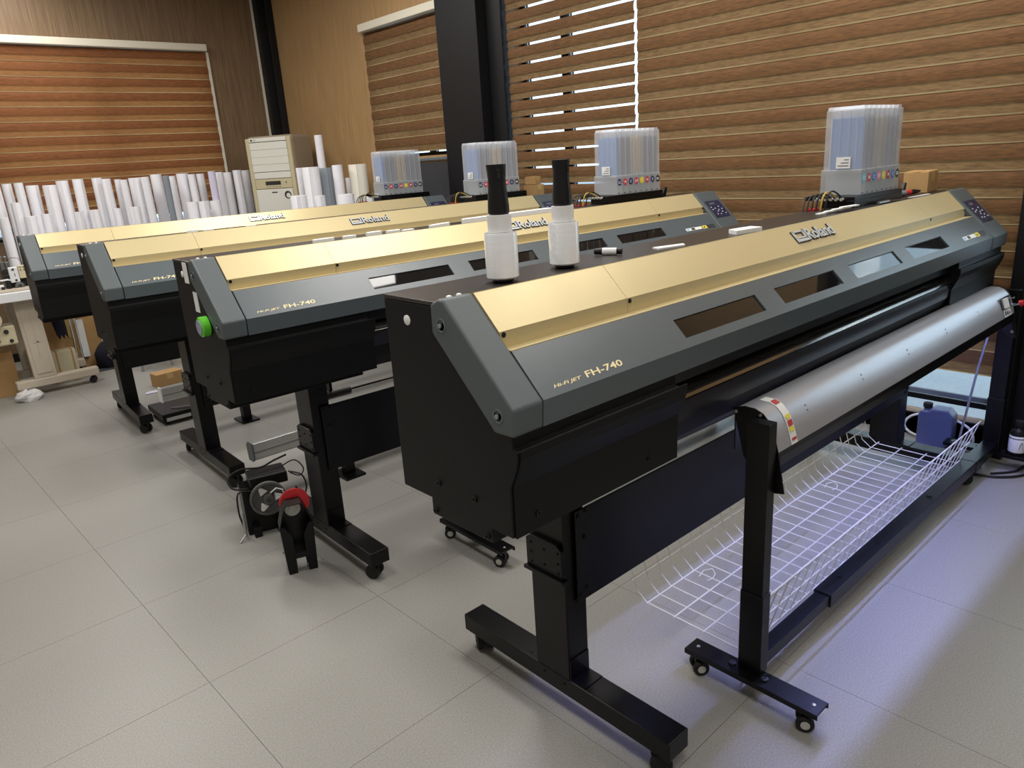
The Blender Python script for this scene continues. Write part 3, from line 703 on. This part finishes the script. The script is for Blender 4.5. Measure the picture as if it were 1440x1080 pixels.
# scraps behind the gold covers of the second and third printer
for i, lst in ((1, [(.52, .05), (.63, .03), (.74, .04), (.83, .035), (.90, .03), (1.06, .07)]), (2, [(.50, .03), (.58, .03), (.80, .03)])):
    for x, s in lst:
        scrap(at(i, x, .285, ZT+.0002), [(-s, -.012), (s*.7, -.016), (s, .006), (s*.2, .02), (-s*.8, .014)], 'crumpled white paper scrap behind the gold cover of the %s' % WHERE[i], random.uniform(.006, .016), rz=random.uniform(-.25, .25))['group'] = 'paper scraps on the printers'
st = scrap(at(1, 1.42, .29, ZT+.0002), [(-.26, -.02), (.30, -.03), (.30, .02), (-.22, .02)], 'long flattened white strip behind the gold cover of the green-taped printer', .02)

# ------------------------------------------------------------------ paper rolls
def roll(px0, px1, py, Y, m, label, group, top=None, lean=0.0, seg=20, name='paper_roll'):
    """roll standing on the floor at depth Y; photo columns px0..px1 give its place and width, py its top"""
    a, b = on(px0, py, 'y', Y), on(px1, py, 'y', Y)
    r = abs(b.x-a.x)/2*(1.05 if group and group.startswith('tall') else 1.0); h = top or (a.z+b.z)/2
    t = tag(empty(name, ((a.x+b.x)/2, Y, .0), 0), label, 'paper roll', group); t.rotation_euler = (-lean*.3, lean, random.uniform(0, 6))
    t.rotation_euler = (0, 0, 0)
    prof = [(r*.55, .004), (r*.985, .0), (r, .01), (r, h-.004), (r*.97, h), (r*.66, h), (r*.64, h-.03), (0, h-.032)]
    MB().lathe(prof, n=seg).build('rolled_sheet', m, t, smooth=True)
    MB().add([(r*1.004, 0, .01), (r*1.004, 0, h-.004), (r*.95, r*.34, h-.004), (r*.95, r*.34, .01), (r*1.05, -.003, .01), (r*1.05, -.003, h-.004)], [(4, 5, 1, 0), (0, 1, 2, 3)]).xf(Matrix.Rotation(random.choice((-2.2, -1.2, -1.8)), 4, 'Z')).build('loose_edge', m, t)
    if lean: t.rotation_euler = (0, lean, 0)
    return t
TALL = [(-14, 2), (3, 17), (19, 32), (33, 51), (58, 77), (80, 97), (99, 114), (129, 143), (144, 157), (159, 168), (169, 179), (181, 199), (200, 211), (213, 228), (237, 248), (249, 265), (266, 276), (277, 287), (303, 314), (315, 326), (327, 338), (339, 350)]
for k, (a, b) in enumerate(TALL):
    Y = 6.63 + .14*(k % 2)
    roll(a, b, 261-.06*a+random.uniform(-3, 3), Y, 'paper', 'tall white paper roll standing in the back row against the blind wall', 'tall white paper rolls', lean=random.uniform(-.012, .012))
roll(228, 237, 247, 6.50, 'paper_grey', 'slate grey roll standing among the tall white rolls', None)
roll(292, 302, 241, 6.50, 'paper_lilac', 'pale lilac roll standing beside the air conditioner end of the back row', None)
SHORT = [(-2, 12, 306), (14, 29, 285), (33, 51, 304), (57, 73, 301), (103, 114, 298), (115, 124, 296), (125, 140, 295), (159, 170, 293), (181, 196, 291), (262, 278, 284), (279, 294, 283), (295, 310, 282)]
for q_, (a, b, y) in enumerate(SHORT):
    roll(a, b, y, 6.33+.09*(q_ % 2), 'paper', 'shorter white paper roll standing in the front row before the tall rolls', 'short white paper rolls')
RG = [(416, 425, 236, 5.55, 'paper', 'narrow white roll beside the beige air conditioner'), (425, 447, 235, 5.30, 'paper', 'thick white roll beside the beige air conditioner'),
      (442, 452, 190, 5.60, 'paper', 'tallest thin white tube rising above the other rolls by the tan wall'), (447, 467, 236, 5.36, 'paper_grey', 'thick grey roll between white rolls by the tan wall'),
      (467, 480, 232, 5.22, 'paper', 'medium white roll right beside the grey roll'), (486, 494, 250, 5.40, 'paper', 'thin short white roll behind the thick cream roll'),
      (491, 513, 231, 5.20, 'paper_cream', 'thick cream roll nearest the ink cartridges'),
      (409, 430, 275, 5.00, 'paper', 'short thick white roll in front of the air conditioner'), (442, 456, 275, 5.00, 'paper', 'short narrow white roll in front of the grey roll'),
      (475, 496, 273, 4.96, 'paper', 'short thick white roll in front of the cream roll')]
for a, b, y, Y, m, lab in RG: roll(a, b, y, Y, m, lab, 'rolls by the tan wall')
a = on(505, 285, 'y', 4.86)
wr = tag(empty('wrapped_roll', (a.x+.10, 4.80, 0)), 'short roll wrapped in crinkled clear plastic beside the last ink tray', 'paper roll')
MB().lathe([(.075, .0), (.08, .01), (.08, 1.24), (.05, 1.27)], n=18).build('rolled_sheet', 'paper', wr, smooth=True)
b = MB()
for k in range(9):
    t_ = k*.7; b.add([(.083*math.cos(t_), .083*math.sin(t_), 1.10+.02*(k % 3)), (.088*math.cos(t_+.5), .088*math.sin(t_+.5), 1.16), (.082*math.cos(t_+.2), .082*math.sin(t_+.2), 1.28), (.09*math.cos(t_+.7), .09*math.sin(t_+.7), 1.25)], [(0, 1, 2), (1, 3, 2)])
b.build('plastic_wrap', 'bag_white', wr)

# ------------------------------------------------------------------ air conditioner
ac = tag(empty('air_conditioner', (2.60, 5.93, 0), math.radians(-58)), 'beige floor-standing air conditioner angled into the corner', 'air conditioner')
W_, Dp, H_ = .50, .40, 1.85     # local: front face at y=0, right front edge at x=0, body to -x
def acb(nm, x0, x1, y0, y1, z0, z1, m, bev=.004): return MB().box(x0, x1, y0, y1, z0, z1).build(nm, m, ac, bevel=bev)
MB().box(-W_, 0, .03, Dp, 0, H_-.001).build('cabinet', 'ac_side', ac, bevel=.03, seg=3)
MB().box(-W_, -W_+.045, 0, .034, 0, H_-.02).box(-.045, 0, 0, .034, 0, H_-.02).build('side_trim', 'ac_beige', ac, bevel=.012, seg=3)
acb('top_strip', -W_+.046, -.046, .0, .034, H_-.055, H_-.02, 'ac_white')
for k in range(4): acb('louver', -W_+.046, -.046, .002-.002*(k % 2), .034, H_-.335+.069*k, H_-.2675+.069*k, 'ac_white', .002)
acb('lower_louver', -W_+.046, -.046, .004, .034, H_-.40, H_-.34, 'ac_white')
acb('control_strip', -W_+.046, -.046, .006, .034, H_-.495, H_-.404, 'ac_beige')
acb('display', -W_+.16, -.17, .004, .0058, H_-.462, H_-.425, 'ac_dark', .001)
for k in range(5): acb('button', -W_+.165+.035*k, -W_+.185+.035*k, .003, .0058, H_-.482, H_-.474, 'ac_side', .001)
MB().cyl((-.11, .0058, H_-.442), (-.11, .003, H_-.442), .007, n=10).build('indicator', 'ac_dark', ac)
acb('front_panel', -W_+.046, -.046, .0, .034, .04, H_-.50, 'ac_white')
MB().cyl((-.105, -.0005, H_-.56), (-.105, -.003, H_-.56), .036, n=20).build('round_badge', 'ac_dark', ac)
MB().cyl((-.099, -.0032, H_-.566), (-.099, -.004, H_-.566), .023, n=16).build('badge_print', 'ac_white', ac)
acb('name_print', -.28, -.22, -.001, -.0002, H_-.538, H_-.526, 'ac_dark', 0)
MB().cyl((-W_+.075, -.0002, H_-.038), (-W_+.075, -.001, H_-.038), .010, n=12).build('brand_dot', 'ac_dark', ac)
text('brand_lettering', 'LG', 'ac_dark', ac, Matrix.Translation((-W_+.095, -.0003, H_-.046)) @ Matrix.Rotation(math.pi/2, 4, 'X'), .016, .026, .0004)

# ------------------------------------------------------------------ sewing table and machine
sw = tag(empty('sewing_table', (.10, 5.5, 0)), 'white-topped sewing table on a beige cast iron leg', 'table')
MB().box(-.62, .42, -.16, .50, .735, .80).build('tabletop', 'table_white', sw, bevel=.004)
for y in (0.0, .42):
    ft = MB().box(-.20, .36, y-.04, y+.04, .062, .125).build('foot', 'sew_beige', sw, bevel=.008)
    lg = MB().prism([(-.075, .1252), (.075, .1252), (.058, .735), (-.092, .735)], y-.03, y+.03, 'y').build('leg', 'sew_beige', sw, bevel=.005)
    MB().prism([(-.052, .16), (.052, .16), (.036, .70), (-.068, .70)], y-.034, y-.0305, 'y').build('leg_panel', 'sew_beige', lg, bevel=.004)
    MB().box(-.006, .006, y-.037, y-.0342, .30, .64).box(-.025, .025, y-.037, y-.0342, .40, .408).build('leg_rib', 'sew_beige', lg)
    for x in (-.16, .32): add_caster(sw, x, y, .0618, .026, ang=1.2)
MB().box(-.04, .04, .032, .388, .22, .29).build('stretcher', 'sew_beige', sw, bevel=.006)
MB().lathe([(.03, -.10), (.07, -.09), (.075, .06), (.05, .08)], (-.26, -.02, .62), 18, 'y').build('motor', 'sew_cream', sw, smooth=True)
MB().box(-.34, -.12, -.06, .10, .42, .56).build('control_box', 'sew_cream', sw, bevel=.01)
for k, (x, z) in enumerate(((-.30, .50), (-.24, .46), (-.18, .52), (-.16, .45))): MB().cyl((x, -.0605, z), (x, -.07, z), .016-.003*(k % 2), n=12).build('knob', 'ac_dark', sw)
bg_ = MB().lathe([(.0, .0), (.07, .005), (.085, .03), (.07, .06), (.03, .075), (0, .078)], n=10)
bg_.v = [(x*1.1+random.uniform(-.008, .008), y+random.uniform(-.01, .01), max(z+random.uniform(-.006, .006), 0)) for x, y, z in bg_.v]
o = bg_.build('plastic_bag', 'bag_white', None, loc=(-.05, 5.385, .0005)); tag(o, 'crumpled white plastic bag lying at the sewing table foot', 'bag')
sm = tag(empty('sewing_machine', (.05, 5.50, .8002)), 'cream overlock sewing machine standing on the white tabletop', 'sewing machine')
def sp(nm, x0, x1, y0, y1, z0, z1, m, bev=.004): return MB().box(x0, x1, y0, y1, z0, z1).build(nm, m, sm, bevel=bev)
sp('bed', -.26, .12, -.11, .12, 0, .022, 'sew_beige', .006)
sp('frame', -.05, .12, -.02, .10, .0222, .15, 'ac_dark', .008)
sp('column', .085, .13, -.06, .08, .0222, .115, 'sew_beige', .008)
cv = sp('cover_plate', -.022, .036, -.085, -.06, .062, .172, 'table_white', .006)
for x, z, r in ((.005, .155, .008), (.012, .078, .008)): MB().cyl((x, -.0852, z), (x, -.088, z), r, n=12).build('cover_knob', 'ac_dark', cv)
MB().box(.009, .013, -.0865, -.0852, .105, .128).build('cover_slot', 'ac_dark', cv)
pl_ = sp('side_plate', .04, .092, -.075, -.055, .085, .178, 'sew_cream', .004)
for x in (.054, .076):
    for z in (.165, .145): MB().cyl((x, -.0752, z), (x, -.0775, z), .004, n=8).build('plate_hole', 'ac_dark', pl_)
for k in range(3): sp('tension_block', -.085+.03*k, -.058+.03*k, -.03, .03, .152, .208+.006*(k % 2), 'wheel_grey', .005)
sp('looper_arm', -.052, -.022, -.075, -.02, .0222, .12, 'rubber', .004)
sp('guard_rail', -.105, -.085, -.08, -.065, .10, .185, 'sew_cream', .003)
MB().tube([(-.095, -.07, .10), (-.08, -.075, .085), (-.04, -.078, .088), (-.022, -.078, .082)], .006, 6).build('lever', 'table_white', sm, smooth=True)
MB().lathe([(.011, 0), (.026, .002), (.03, .010), (.03, .018), (.024, .022), (.012, .022), (.011, .012)], n=24).build('hand_wheel', 'wheel_grey', sm, loc=(.025, -.062, .0325), rot=facing('-y'), smooth=True)
MB().cyl((.022, -.078, .062), (.024, -.078, .115), .003, n=6).build('needle_bar', 'chrome', sm)
for k in range(5): MB().cyl((-.20+.03*k, -.085+.02*(k % 2), .0222), (-.20+.03*k, -.085+.02*(k % 2), .034+.008*(k % 3)), .011, n=10).build('bed_knob', ('ac_dark', 'sew_cream')[k % 2], sm)
MB().box(-.17, -.10, -.02, .05, .0222, .075).build('motor_cover', 'sew_cream', sm, bevel=.01)
for k in range(3): MB().cyl((-.07+.03*k, 0, .2145), (-.07+.03*k, 0, .24), .004, n=6).cyl((-.07+.03*k, 0, .24), (-.07+.03*k, 0, .247), .009, n=8).build('thread_post', 'chrome', sm)
MB().tube([(-.01, 0, .214), (.02, -.03, .235), (.06, -.04, .228), (.085, -.055, .18)], .002, 5).build('thread_guide', 'ac_dark', sm, smooth=True)

# clutter behind the last printer
carton('cardboard_box', (.42, 6.14, .0045), .48, .12, .52, .0, 'large cardboard box on the floor behind the chrome stand')
carton('cardboard_box', (-.20, 5.74, .0005), .30, .20, .34, -.05, 'low cardboard box on the floor behind the sewing table leg')
carton('cardboard_box', (1.25, 5.98, .0045), .34, .28, .60, .0, 'tall cardboard box with its flap open behind the navy bag')
t = tag(empty('parcel', (.285, 5.745, .0005), .0), 'cream paper parcel tied with string behind the table foot', 'parcel')
MB().box(-.09, .09, -.05, .05, 0, .26).build('parcel_body', 'sew_cream', t, bevel=.01)
for x in (-.05, .06): MB().box(x-.006, x+.006, -.0515, .0515, .0, .2615).build('string', 'cardboard', t)
t = tag(empty('navy_bag', (.68, 5.96, .0045)), 'dark navy cloth bag slumped on the floor under the last printer', 'bag')
b = MB().lathe([(.10, 0), (.115, .04), (.11, .12), (.08, .18), (.05, .215), (.02, .22)], n=18); b.v = [(x*1.15+random.uniform(-.012, .012), y*.8+random.uniform(-.012, .012), z) for x, y, z in b.v]; b.build('sack', 'navy_cloth', t, smooth=True)
MB().tube([(-.04, 0, .20), (-.03, -.01, .245), (.03, -.01, .245), (.04, 0, .20)], .006, 6).build('strap', 'navy_cloth', t, smooth=True)
t = tag(empty('folding_stand', (.455, 6.015, .0045)), 'chrome tubular folding stand with a dark cloth hung over it', 'stand')
for dx, dy in ((-.022, 0), (.022, .02)): MB().cyl((dx, dy, 0), (dx*.8, dy-.02, .47), .009, n=10).build('tube', 'chrome', t, smooth=True)
MB().cyl((-.03, -.02, .455), (.03, 0, .455), .009, n=8).build('hinge', 'chrome', t)
MB().cyl((-.17, -.018, .475), (.10, -.012, .475), .007, n=8).build('hanging_rod', 'chrome', t)
o = MB().box(.0, .05, -.006, .006, .10, .42).xf(Matrix.Translation((.035, .035, 0))).build('white_board', 'label_white', t)
b = MB()
NX, NZ = 8, 7
for i in range(NX+1):
    for j in range(NZ+1): b.v.append((-.155+.10*i/NX*(1-.2*j/NZ)+.02*j/NZ, -.030-.006*abs(math.sin(i*1.7))*j/NZ, .482-.15*j/NZ-.02*(i % 3)*j/NZ))
b.f = [(i*(NZ+1)+j, i*(NZ+1)+j+1, (i+1)*(NZ+1)+j+1, (i+1)*(NZ+1)+j) for i in range(NX) for j in range(NZ)]
o = b.build('hung_cloth', 'navy_cloth', None, smooth=True, loc=(.455, 6.015, .0045)); tag(o, 'dark navy cloth hanging from the chrome stand', 'cloth'); s_ = o.modifiers.new('solid', 'SOLIDIFY'); s_.thickness = .006
tag(MB().box(.16, 2.1, 5.82, 6.22, .0004, .004).build('floor_mat', 'mat_dark'), 'thin dark grey mat on the floor under the boxes', 'mat')
t = tag(empty('stool', (.90, 5.62, 0)), 'low stool on thin metal legs behind the last printer', 'stool')
MB().lathe([(.15, .43), (.16, .44), (.16, .465), (.14, .48), (0, .482)], n=24).build('seat', 'navy_cloth', t, smooth=True)
for k in range(4): MB().cyl((.17*math.cos(.8+k*math.pi/2), .17*math.sin(.8+k*math.pi/2), 0), (.10*math.cos(.8+k*math.pi/2), .10*math.sin(.8+k*math.pi/2), .4295), .010, n=10).build('leg', 'screw_metal', t, smooth=True)
# floor clutter by the fourth printer foot
t = tag(empty('media_flange_box', (.55, 4.02, 0), -.03), 'low black metal tray with a cable lying on it at the last printer foot', 'tray')
MB().box(-.12, .16, -.16, .17, .035, .075).build('tray_body', 'stand_black', t, bevel=.003)
for x in (-.09, .13):
    for y in (-.12, .13): MB().cyl((x, y, 0), (x, y, .0349), .014, n=10).build('tray_foot', 'rubber', t)
MB().box(-.10, .05, -.172, -.161, .03, .05).build('tray_edge', 'alu_bar', t)
MB().tube([(-.03, -.05, .079), (.0, -.08, .082), (.05, -.10, .082), (.09, -.13, .079), (.10, -.165, .06), (.105, -.175, .03), (.12, -.18, .006)], .004, 6).build('cable', 'cable_grey', t, smooth=True)
for i, (loc, ln, lab) in enumerate([((.345, 2.22, 0), 2.0, 'aluminium rail lying on black feet behind the motor unit'), ((.36, 3.52, 0), 2.0, 'aluminium rail lying on black feet at the last printer')]):
    t = tag(empty('aluminium_rail', loc), lab, 'rail', 'aluminium rails between the printers')
    z = (.235, .25)[i]
    MB().prism([(0, z+.01), (.012, z), (.055, z), (.06, z+.07), (.045, z+.085), (.0, z+.085)], 0, ln).build('extrusion', 'alu_bar', t, bevel=.002)
    MB().box(0, ln, -.0012, -.0002, z+.04, z+.044).build('groove', 'frame_grey', t)
    MB().prism([(-.003, z+.007), (.011, z-.003), (.058, z-.003), (.064, z+.071), (.046, z+.089), (-.003, z+.089)], -.006, -.0005).build('end_cap', 'label_white' if i else 'cap_grey', t)
    for x in (.45, 1.8): MB().box(x, x+.05, .0, .05, 0, z-.0005).box(x-.03, x+.08, -.05, .10, 0, .012).build('rail_foot', 'stand_black', t)
carton('cardboard_box', (.79, 4.90, .0005), .20, .12, .10, .1, 'small brown carton on the floor behind the aluminium rail')
scrap((.66, 4.74, .0005), [(-.09, 0), (.07, -.03), (.09, .03), (-.06, .05)], 'pale lilac paper scrap on the floor by the small carton', .006, 'paper_lilac')

# ------------------------------------------------------------------ take-up motor unit and bracket on the floor
mu = tag(empty('take_up_motor', (.285, 2.01, 0), -.25), 'black take-up motor unit with grey spoked wheel and tangled cables', 'motor unit')
MB().box(-.10, .06, -.035, .10, .0, .205).build('motor_case', 'stand_black', mu, bevel=.005)
MB().box(-.06, .10, -.03, .09, .2055, .255).build('gear_box', 'black_plastic', mu, bevel=.005)
for x in (-.08, .02): MB().box(x, x+.03, -.075, -.0355, 0, .05).build('floor_foot', 'stand_black', mu)
wh = MB().lathe([(.035, 0), (.066, .0), (.066, .016), (.076, .020), (.076, .036), (.068, .038), (.064, .024), (.03, .024)], n=32).build('spool_wheel', 'wheel_grey', mu, loc=(.0, -.036, .165), rot=facing('-y'), smooth=True)
MB().lathe([(.022, .024), (.022, .048), (.010, .050), (.010, .044)], n=18).build('wheel_boss', 'wheel_grey', wh, smooth=True)
for a in (.5, 2.6, 4.7):
    MB().prism([(-.019, -.014), (.019, -.014), (.006, .020), (-.006, .020)], .0245, .034, 'z').xf(Matrix.Rotation(a, 4, 'Z') @ Matrix.Translation((0, .042, 0))).build('spool_jaw', 'label_white', wh, bevel=.003)
MB().tube([(.01, .03, .05), (.035, .05, .06), (.06, .035, .055), (.065, .005, .05), (.03, .0, .052)], .0032, 6).build('jaw_spring', 'label_white', wh, smooth=True)
cb = [(-.07, -.02, .21), (-.13, -.03, .23), (-.14, .0, .27), (-.08, .03, .285), (.0, .03, .275), (.06, .05, .285), (.12, .05, .30)]
def smooth_pts(P_, n=5):
    P_ = [Vector(p) for p in P_]; out = []
    for i in range(len(P_)-1):
        p0, p1, p2, p3 = P_[max(i-1, 0)], P_[i], P_[i+1], P_[min(i+2, len(P_)-1)]
        for k in range(n):
            t = k/n; out.append(.5*((2*p1)+(p2-p0)*t+(2*p0-5*p1+4*p2-p3)*t*t+(3*p1-p0-3*p2+p3)*t**3))
    return out+[P_[-1]]
MB().tube(smooth_pts(cb), .0045, 6).build('cable', 'cable_black', mu, smooth=True)
MB().tube(smooth_pts([(-.06, -.03, .20), (-.115, -.045, .21), (-.125, -.04, .12), (-.115, -.045, .05), (-.11, -.05, .01)]), .004, 6).build('cable', 'cable_black', mu, smooth=True)
MB().tube(smooth_pts([(.11, .0, .24), (.16, -.03, .22), (.17, -.04, .16), (.14, -.05, .12), (.125, -.045, .18)]), .004, 6).build('cable', 'cable_black', mu, smooth=True)
MB().tube(smooth_pts([(.10, .06, .25), (.15, .04, .27), (.18, .02, .23), (.16, .02, .20), (.12, .03, .22)]), .003, 6).build('cable', 'cable_black', mu, smooth=True)
MB().cyl((-.112, -.055, .12), (-.115, -.07, .02), .006, n=8).cyl((-.115, -.07, .03), (-.145, -.085, .004), .004, n=6).build('plug_lead', 'screw_metal', mu)
tb = tag(empty('take_up_bracket', (.205, 1.545, 0), -.32), 'tapered black take-up bracket with a red ring flange', 'bracket')
outer = [(-.055, 0), (-.02, 0), (-.018, .035), (.02, .035), (.022, 0), (.055, 0), (.058, .07), (.062, .20), (.045, .262), (.03, .29), (-.03, .29), (-.045, .262), (-.062, .20), (-.058, .07)]
MB().prism(outer, .06, .066, 'y').build('back_plate', 'stand_black', tb)
for s in (-1, 1):
    MB().prism([(s*.055, 0), (s*.022, 0), (s*.020, .06), (s*.022, .16), (s*.048, .205), (s*.0625, .205), (s*.058, .07)], -.002, .0, 'y').build('cheek', 'stand_black', tb)
    MB().strip([(s*.055, 0), (s*.058, .07), (s*.0625, .205), (s*.045, .262), (s*.03, .29)], [(s*.052, 0), (s*.055, .07), (s*.0595, .203), (s*.0425, .259), (s*.028, .287)], -.002, .0598, 'y').build('side_plate', 'stand_black', tb)
MB().box(-.03, .03, -.002, .0598, .2872, .29).build('top_plate', 'stand_black', tb)
MB().box(-.02, .02, -.002, .001, .062, .088).build('vent_plate', 'stand_black', tb)
for k in range(6):
    for j in range(2): MB().box(-.018+.0062*k, -.0138+.0062*k, -.003, -.0021, .066+.011*j, .074+.011*j).build('vent_slot', 'rubber', tb)
MB().lathe([(.0, 0), (.030, 0), (.030, .004), (.016, .005), (.016, .009), (.009, .010)], n=20).build('bearing', 'caster_hub', tb, loc=(0, .0595, .248), rot=facing('-y'), smooth=True)
MB().lathe([(.026, 0), (.038, .0), (.058, .004), (.058, .016), (.046, .018), (.046, .006), (.026, .006)], n=28).build('ring_flange', 'red_plastic', tb, loc=(.012, .071, .262), rot=(-math.pi/2, 0, 0), smooth=True)
for s in (-1, 1): MB().cyl((s*.0585, .03, .085), (s*.066, .03, .085), .005, n=8).build('side_bolt', 'screw_metal', tb)

# rear media rod of the second printer
md = tag(empty('media_rod', at(1, .50, .455, .592), PR[1][1]), 'steel media rod with dark grip behind the green-taped printer beam', 'rod')
MB().cyl((.0, 0, 0), (.13, 0, 0), .019, n=16).build('grip', 'wheel_grey', md, smooth=True)
MB().cyl((-.02, 0, 0), (-.0005, 0, 0), .026, n=18).build('flange', 'rubber', md, smooth=True)
MB().cyl((.1305, 0, 0), (2.0, 0, 0), .006, n=10).build('rod', 'chrome', md, smooth=True)
for x in (.03, 1.9): MB().box(x, x+.012, -.02, .02, .0195, .215).box(x, x+.012, -.049, -.0, .195, .215).build('hanger', 'stand_black', md)

# ------------------------------------------------------------------ right-hand corner
jc = tag(empty('jerry_can', (2.945, .20, .0005), .08), 'translucent blue jerry can on the floor under the blind', 'jerry can')
MB().prism([(-.075, 0), (.075, 0), (.078, .02), (.076, .175), (.05, .205), (-.022, .205), (-.032, .192), (-.066, .192), (-.078, .175), (-.078, .02)], -.04, .05, 'x').build('can_body', 'jerry_blue', jc, bevel=.012, seg=3)
MB().lathe([(.017, .19), (.017, .196), (.021, .197), (.021, .217), (.018, .219)], (0.005, .05, 0), 18).build('can_cap', 'rubber', jc, smooth=True)
for v in jc.children: v.rotation_euler = (0, 0, math.pi) if v.name.startswith('can_body') else (0, 0, 0)
MB().prism([(-.03, .145), (0, .13), (.03, .145), (.03, .15), (0, .136), (-.03, .15)], -.052, -.0505, 'x').build('can_mark', 'jerry_blue', jc)
bt = tag(empty('ink_bottle', (2.876, -.155, .0788)), 'black bottle with white label and handwriting on the dryer foot', 'bottle')
MB().lathe([(.030, 0), (.033, .004), (.033, .095), (.028, .112), (.014, .122), (.014, .13)], n=24).build('bottle_body', 'black_plastic', bt, smooth=True)
MB().lathe([(.0335, .012), (.0338, .013), (.0338, .088), (.0335, .089)], n=24).build('bottle_label', 'label_white', bt, smooth=True)
MB().lathe([(.017, .1305), (.018, .132), (.018, .156), (.015, .158)], n=18).build('bottle_cap', 'rubber', bt, smooth=True)
MB().lathe([(.0339, .075), (.0341, .0755), (.0341, .079), (.0339, .0795)], n=24).build('label_print', 'label_dark', bt)
for sgn in (0, 1): MB().tube([(.0342*math.cos(a), .0342*math.sin(a), z) for a, z in ((3.6, .03), (3.75, .045+.01*sgn), (3.9, .062), (4.05, .035+.02*sgn))], .0009, 4).build('handwriting', 'label_dark', bt)
# hose and cables on the floor by the glazing
def cable(name, pts, r, m, label, cat='cable', n=6): return tag(MB().tube(smooth_pts(pts, n), r, 7).build(name, m, None, smooth=True), label, cat)
cable('drain_hose', [(3.15, -.12, .10), (3.15, .3, .098), (3.15, .8, .10), (3.15, 1.6, .098)], .017, 'hose_tan', 'tan drain hose running along the window sill', 'hose')
cable('coiled_hose', [(3.02, .10, .006), (3.03, .06, .03), (3.03, .09, .10), (3.03, .22, .14), (3.03, .34, .11), (3.03, .38, .05), (3.02, .33, .012), (3.01, .2, .006)], .006, 'table_white', 'pale hose coiled behind the jerry can', 'hose')
cable('floor_cable', [(2.70, -.02, .006), (2.72, -.12, .006), (2.80, -.20, .006), (2.92, -.24, .006), (3.0, -.3, .006)], .006, 'cable_black', 'black cable looping on the floor near the ink bottle')
cable('floor_cable', [(2.75, -.10, .006), (2.84, -.17, .006), (2.95, -.19, .006), (3.01, -.26, .006)], .0055, 'cable_black', 'second black cable looping closer to the black pillar')
cable('window_cable', [(3.0, .72, .004), (3.02, .62, .03), (3.03, .55, .10), (3.035, .48, .05), (3.03, .43, .005)], .004, 'cable_black', 'thin black cable rising beside the coiled hose')
MB_s = MB().box(X1, X1+.22, -.019, 3.269, .0, .05).build('trim_8', 'frame_grey'); tag(MB_s, kind='structure')
MB_s = MB().box(3.036, 3.048, 3.91, 5.12, .09, 1.5).build('trim_9', 'panel_slate', bevel=.003); tag(MB_s, kind='structure')
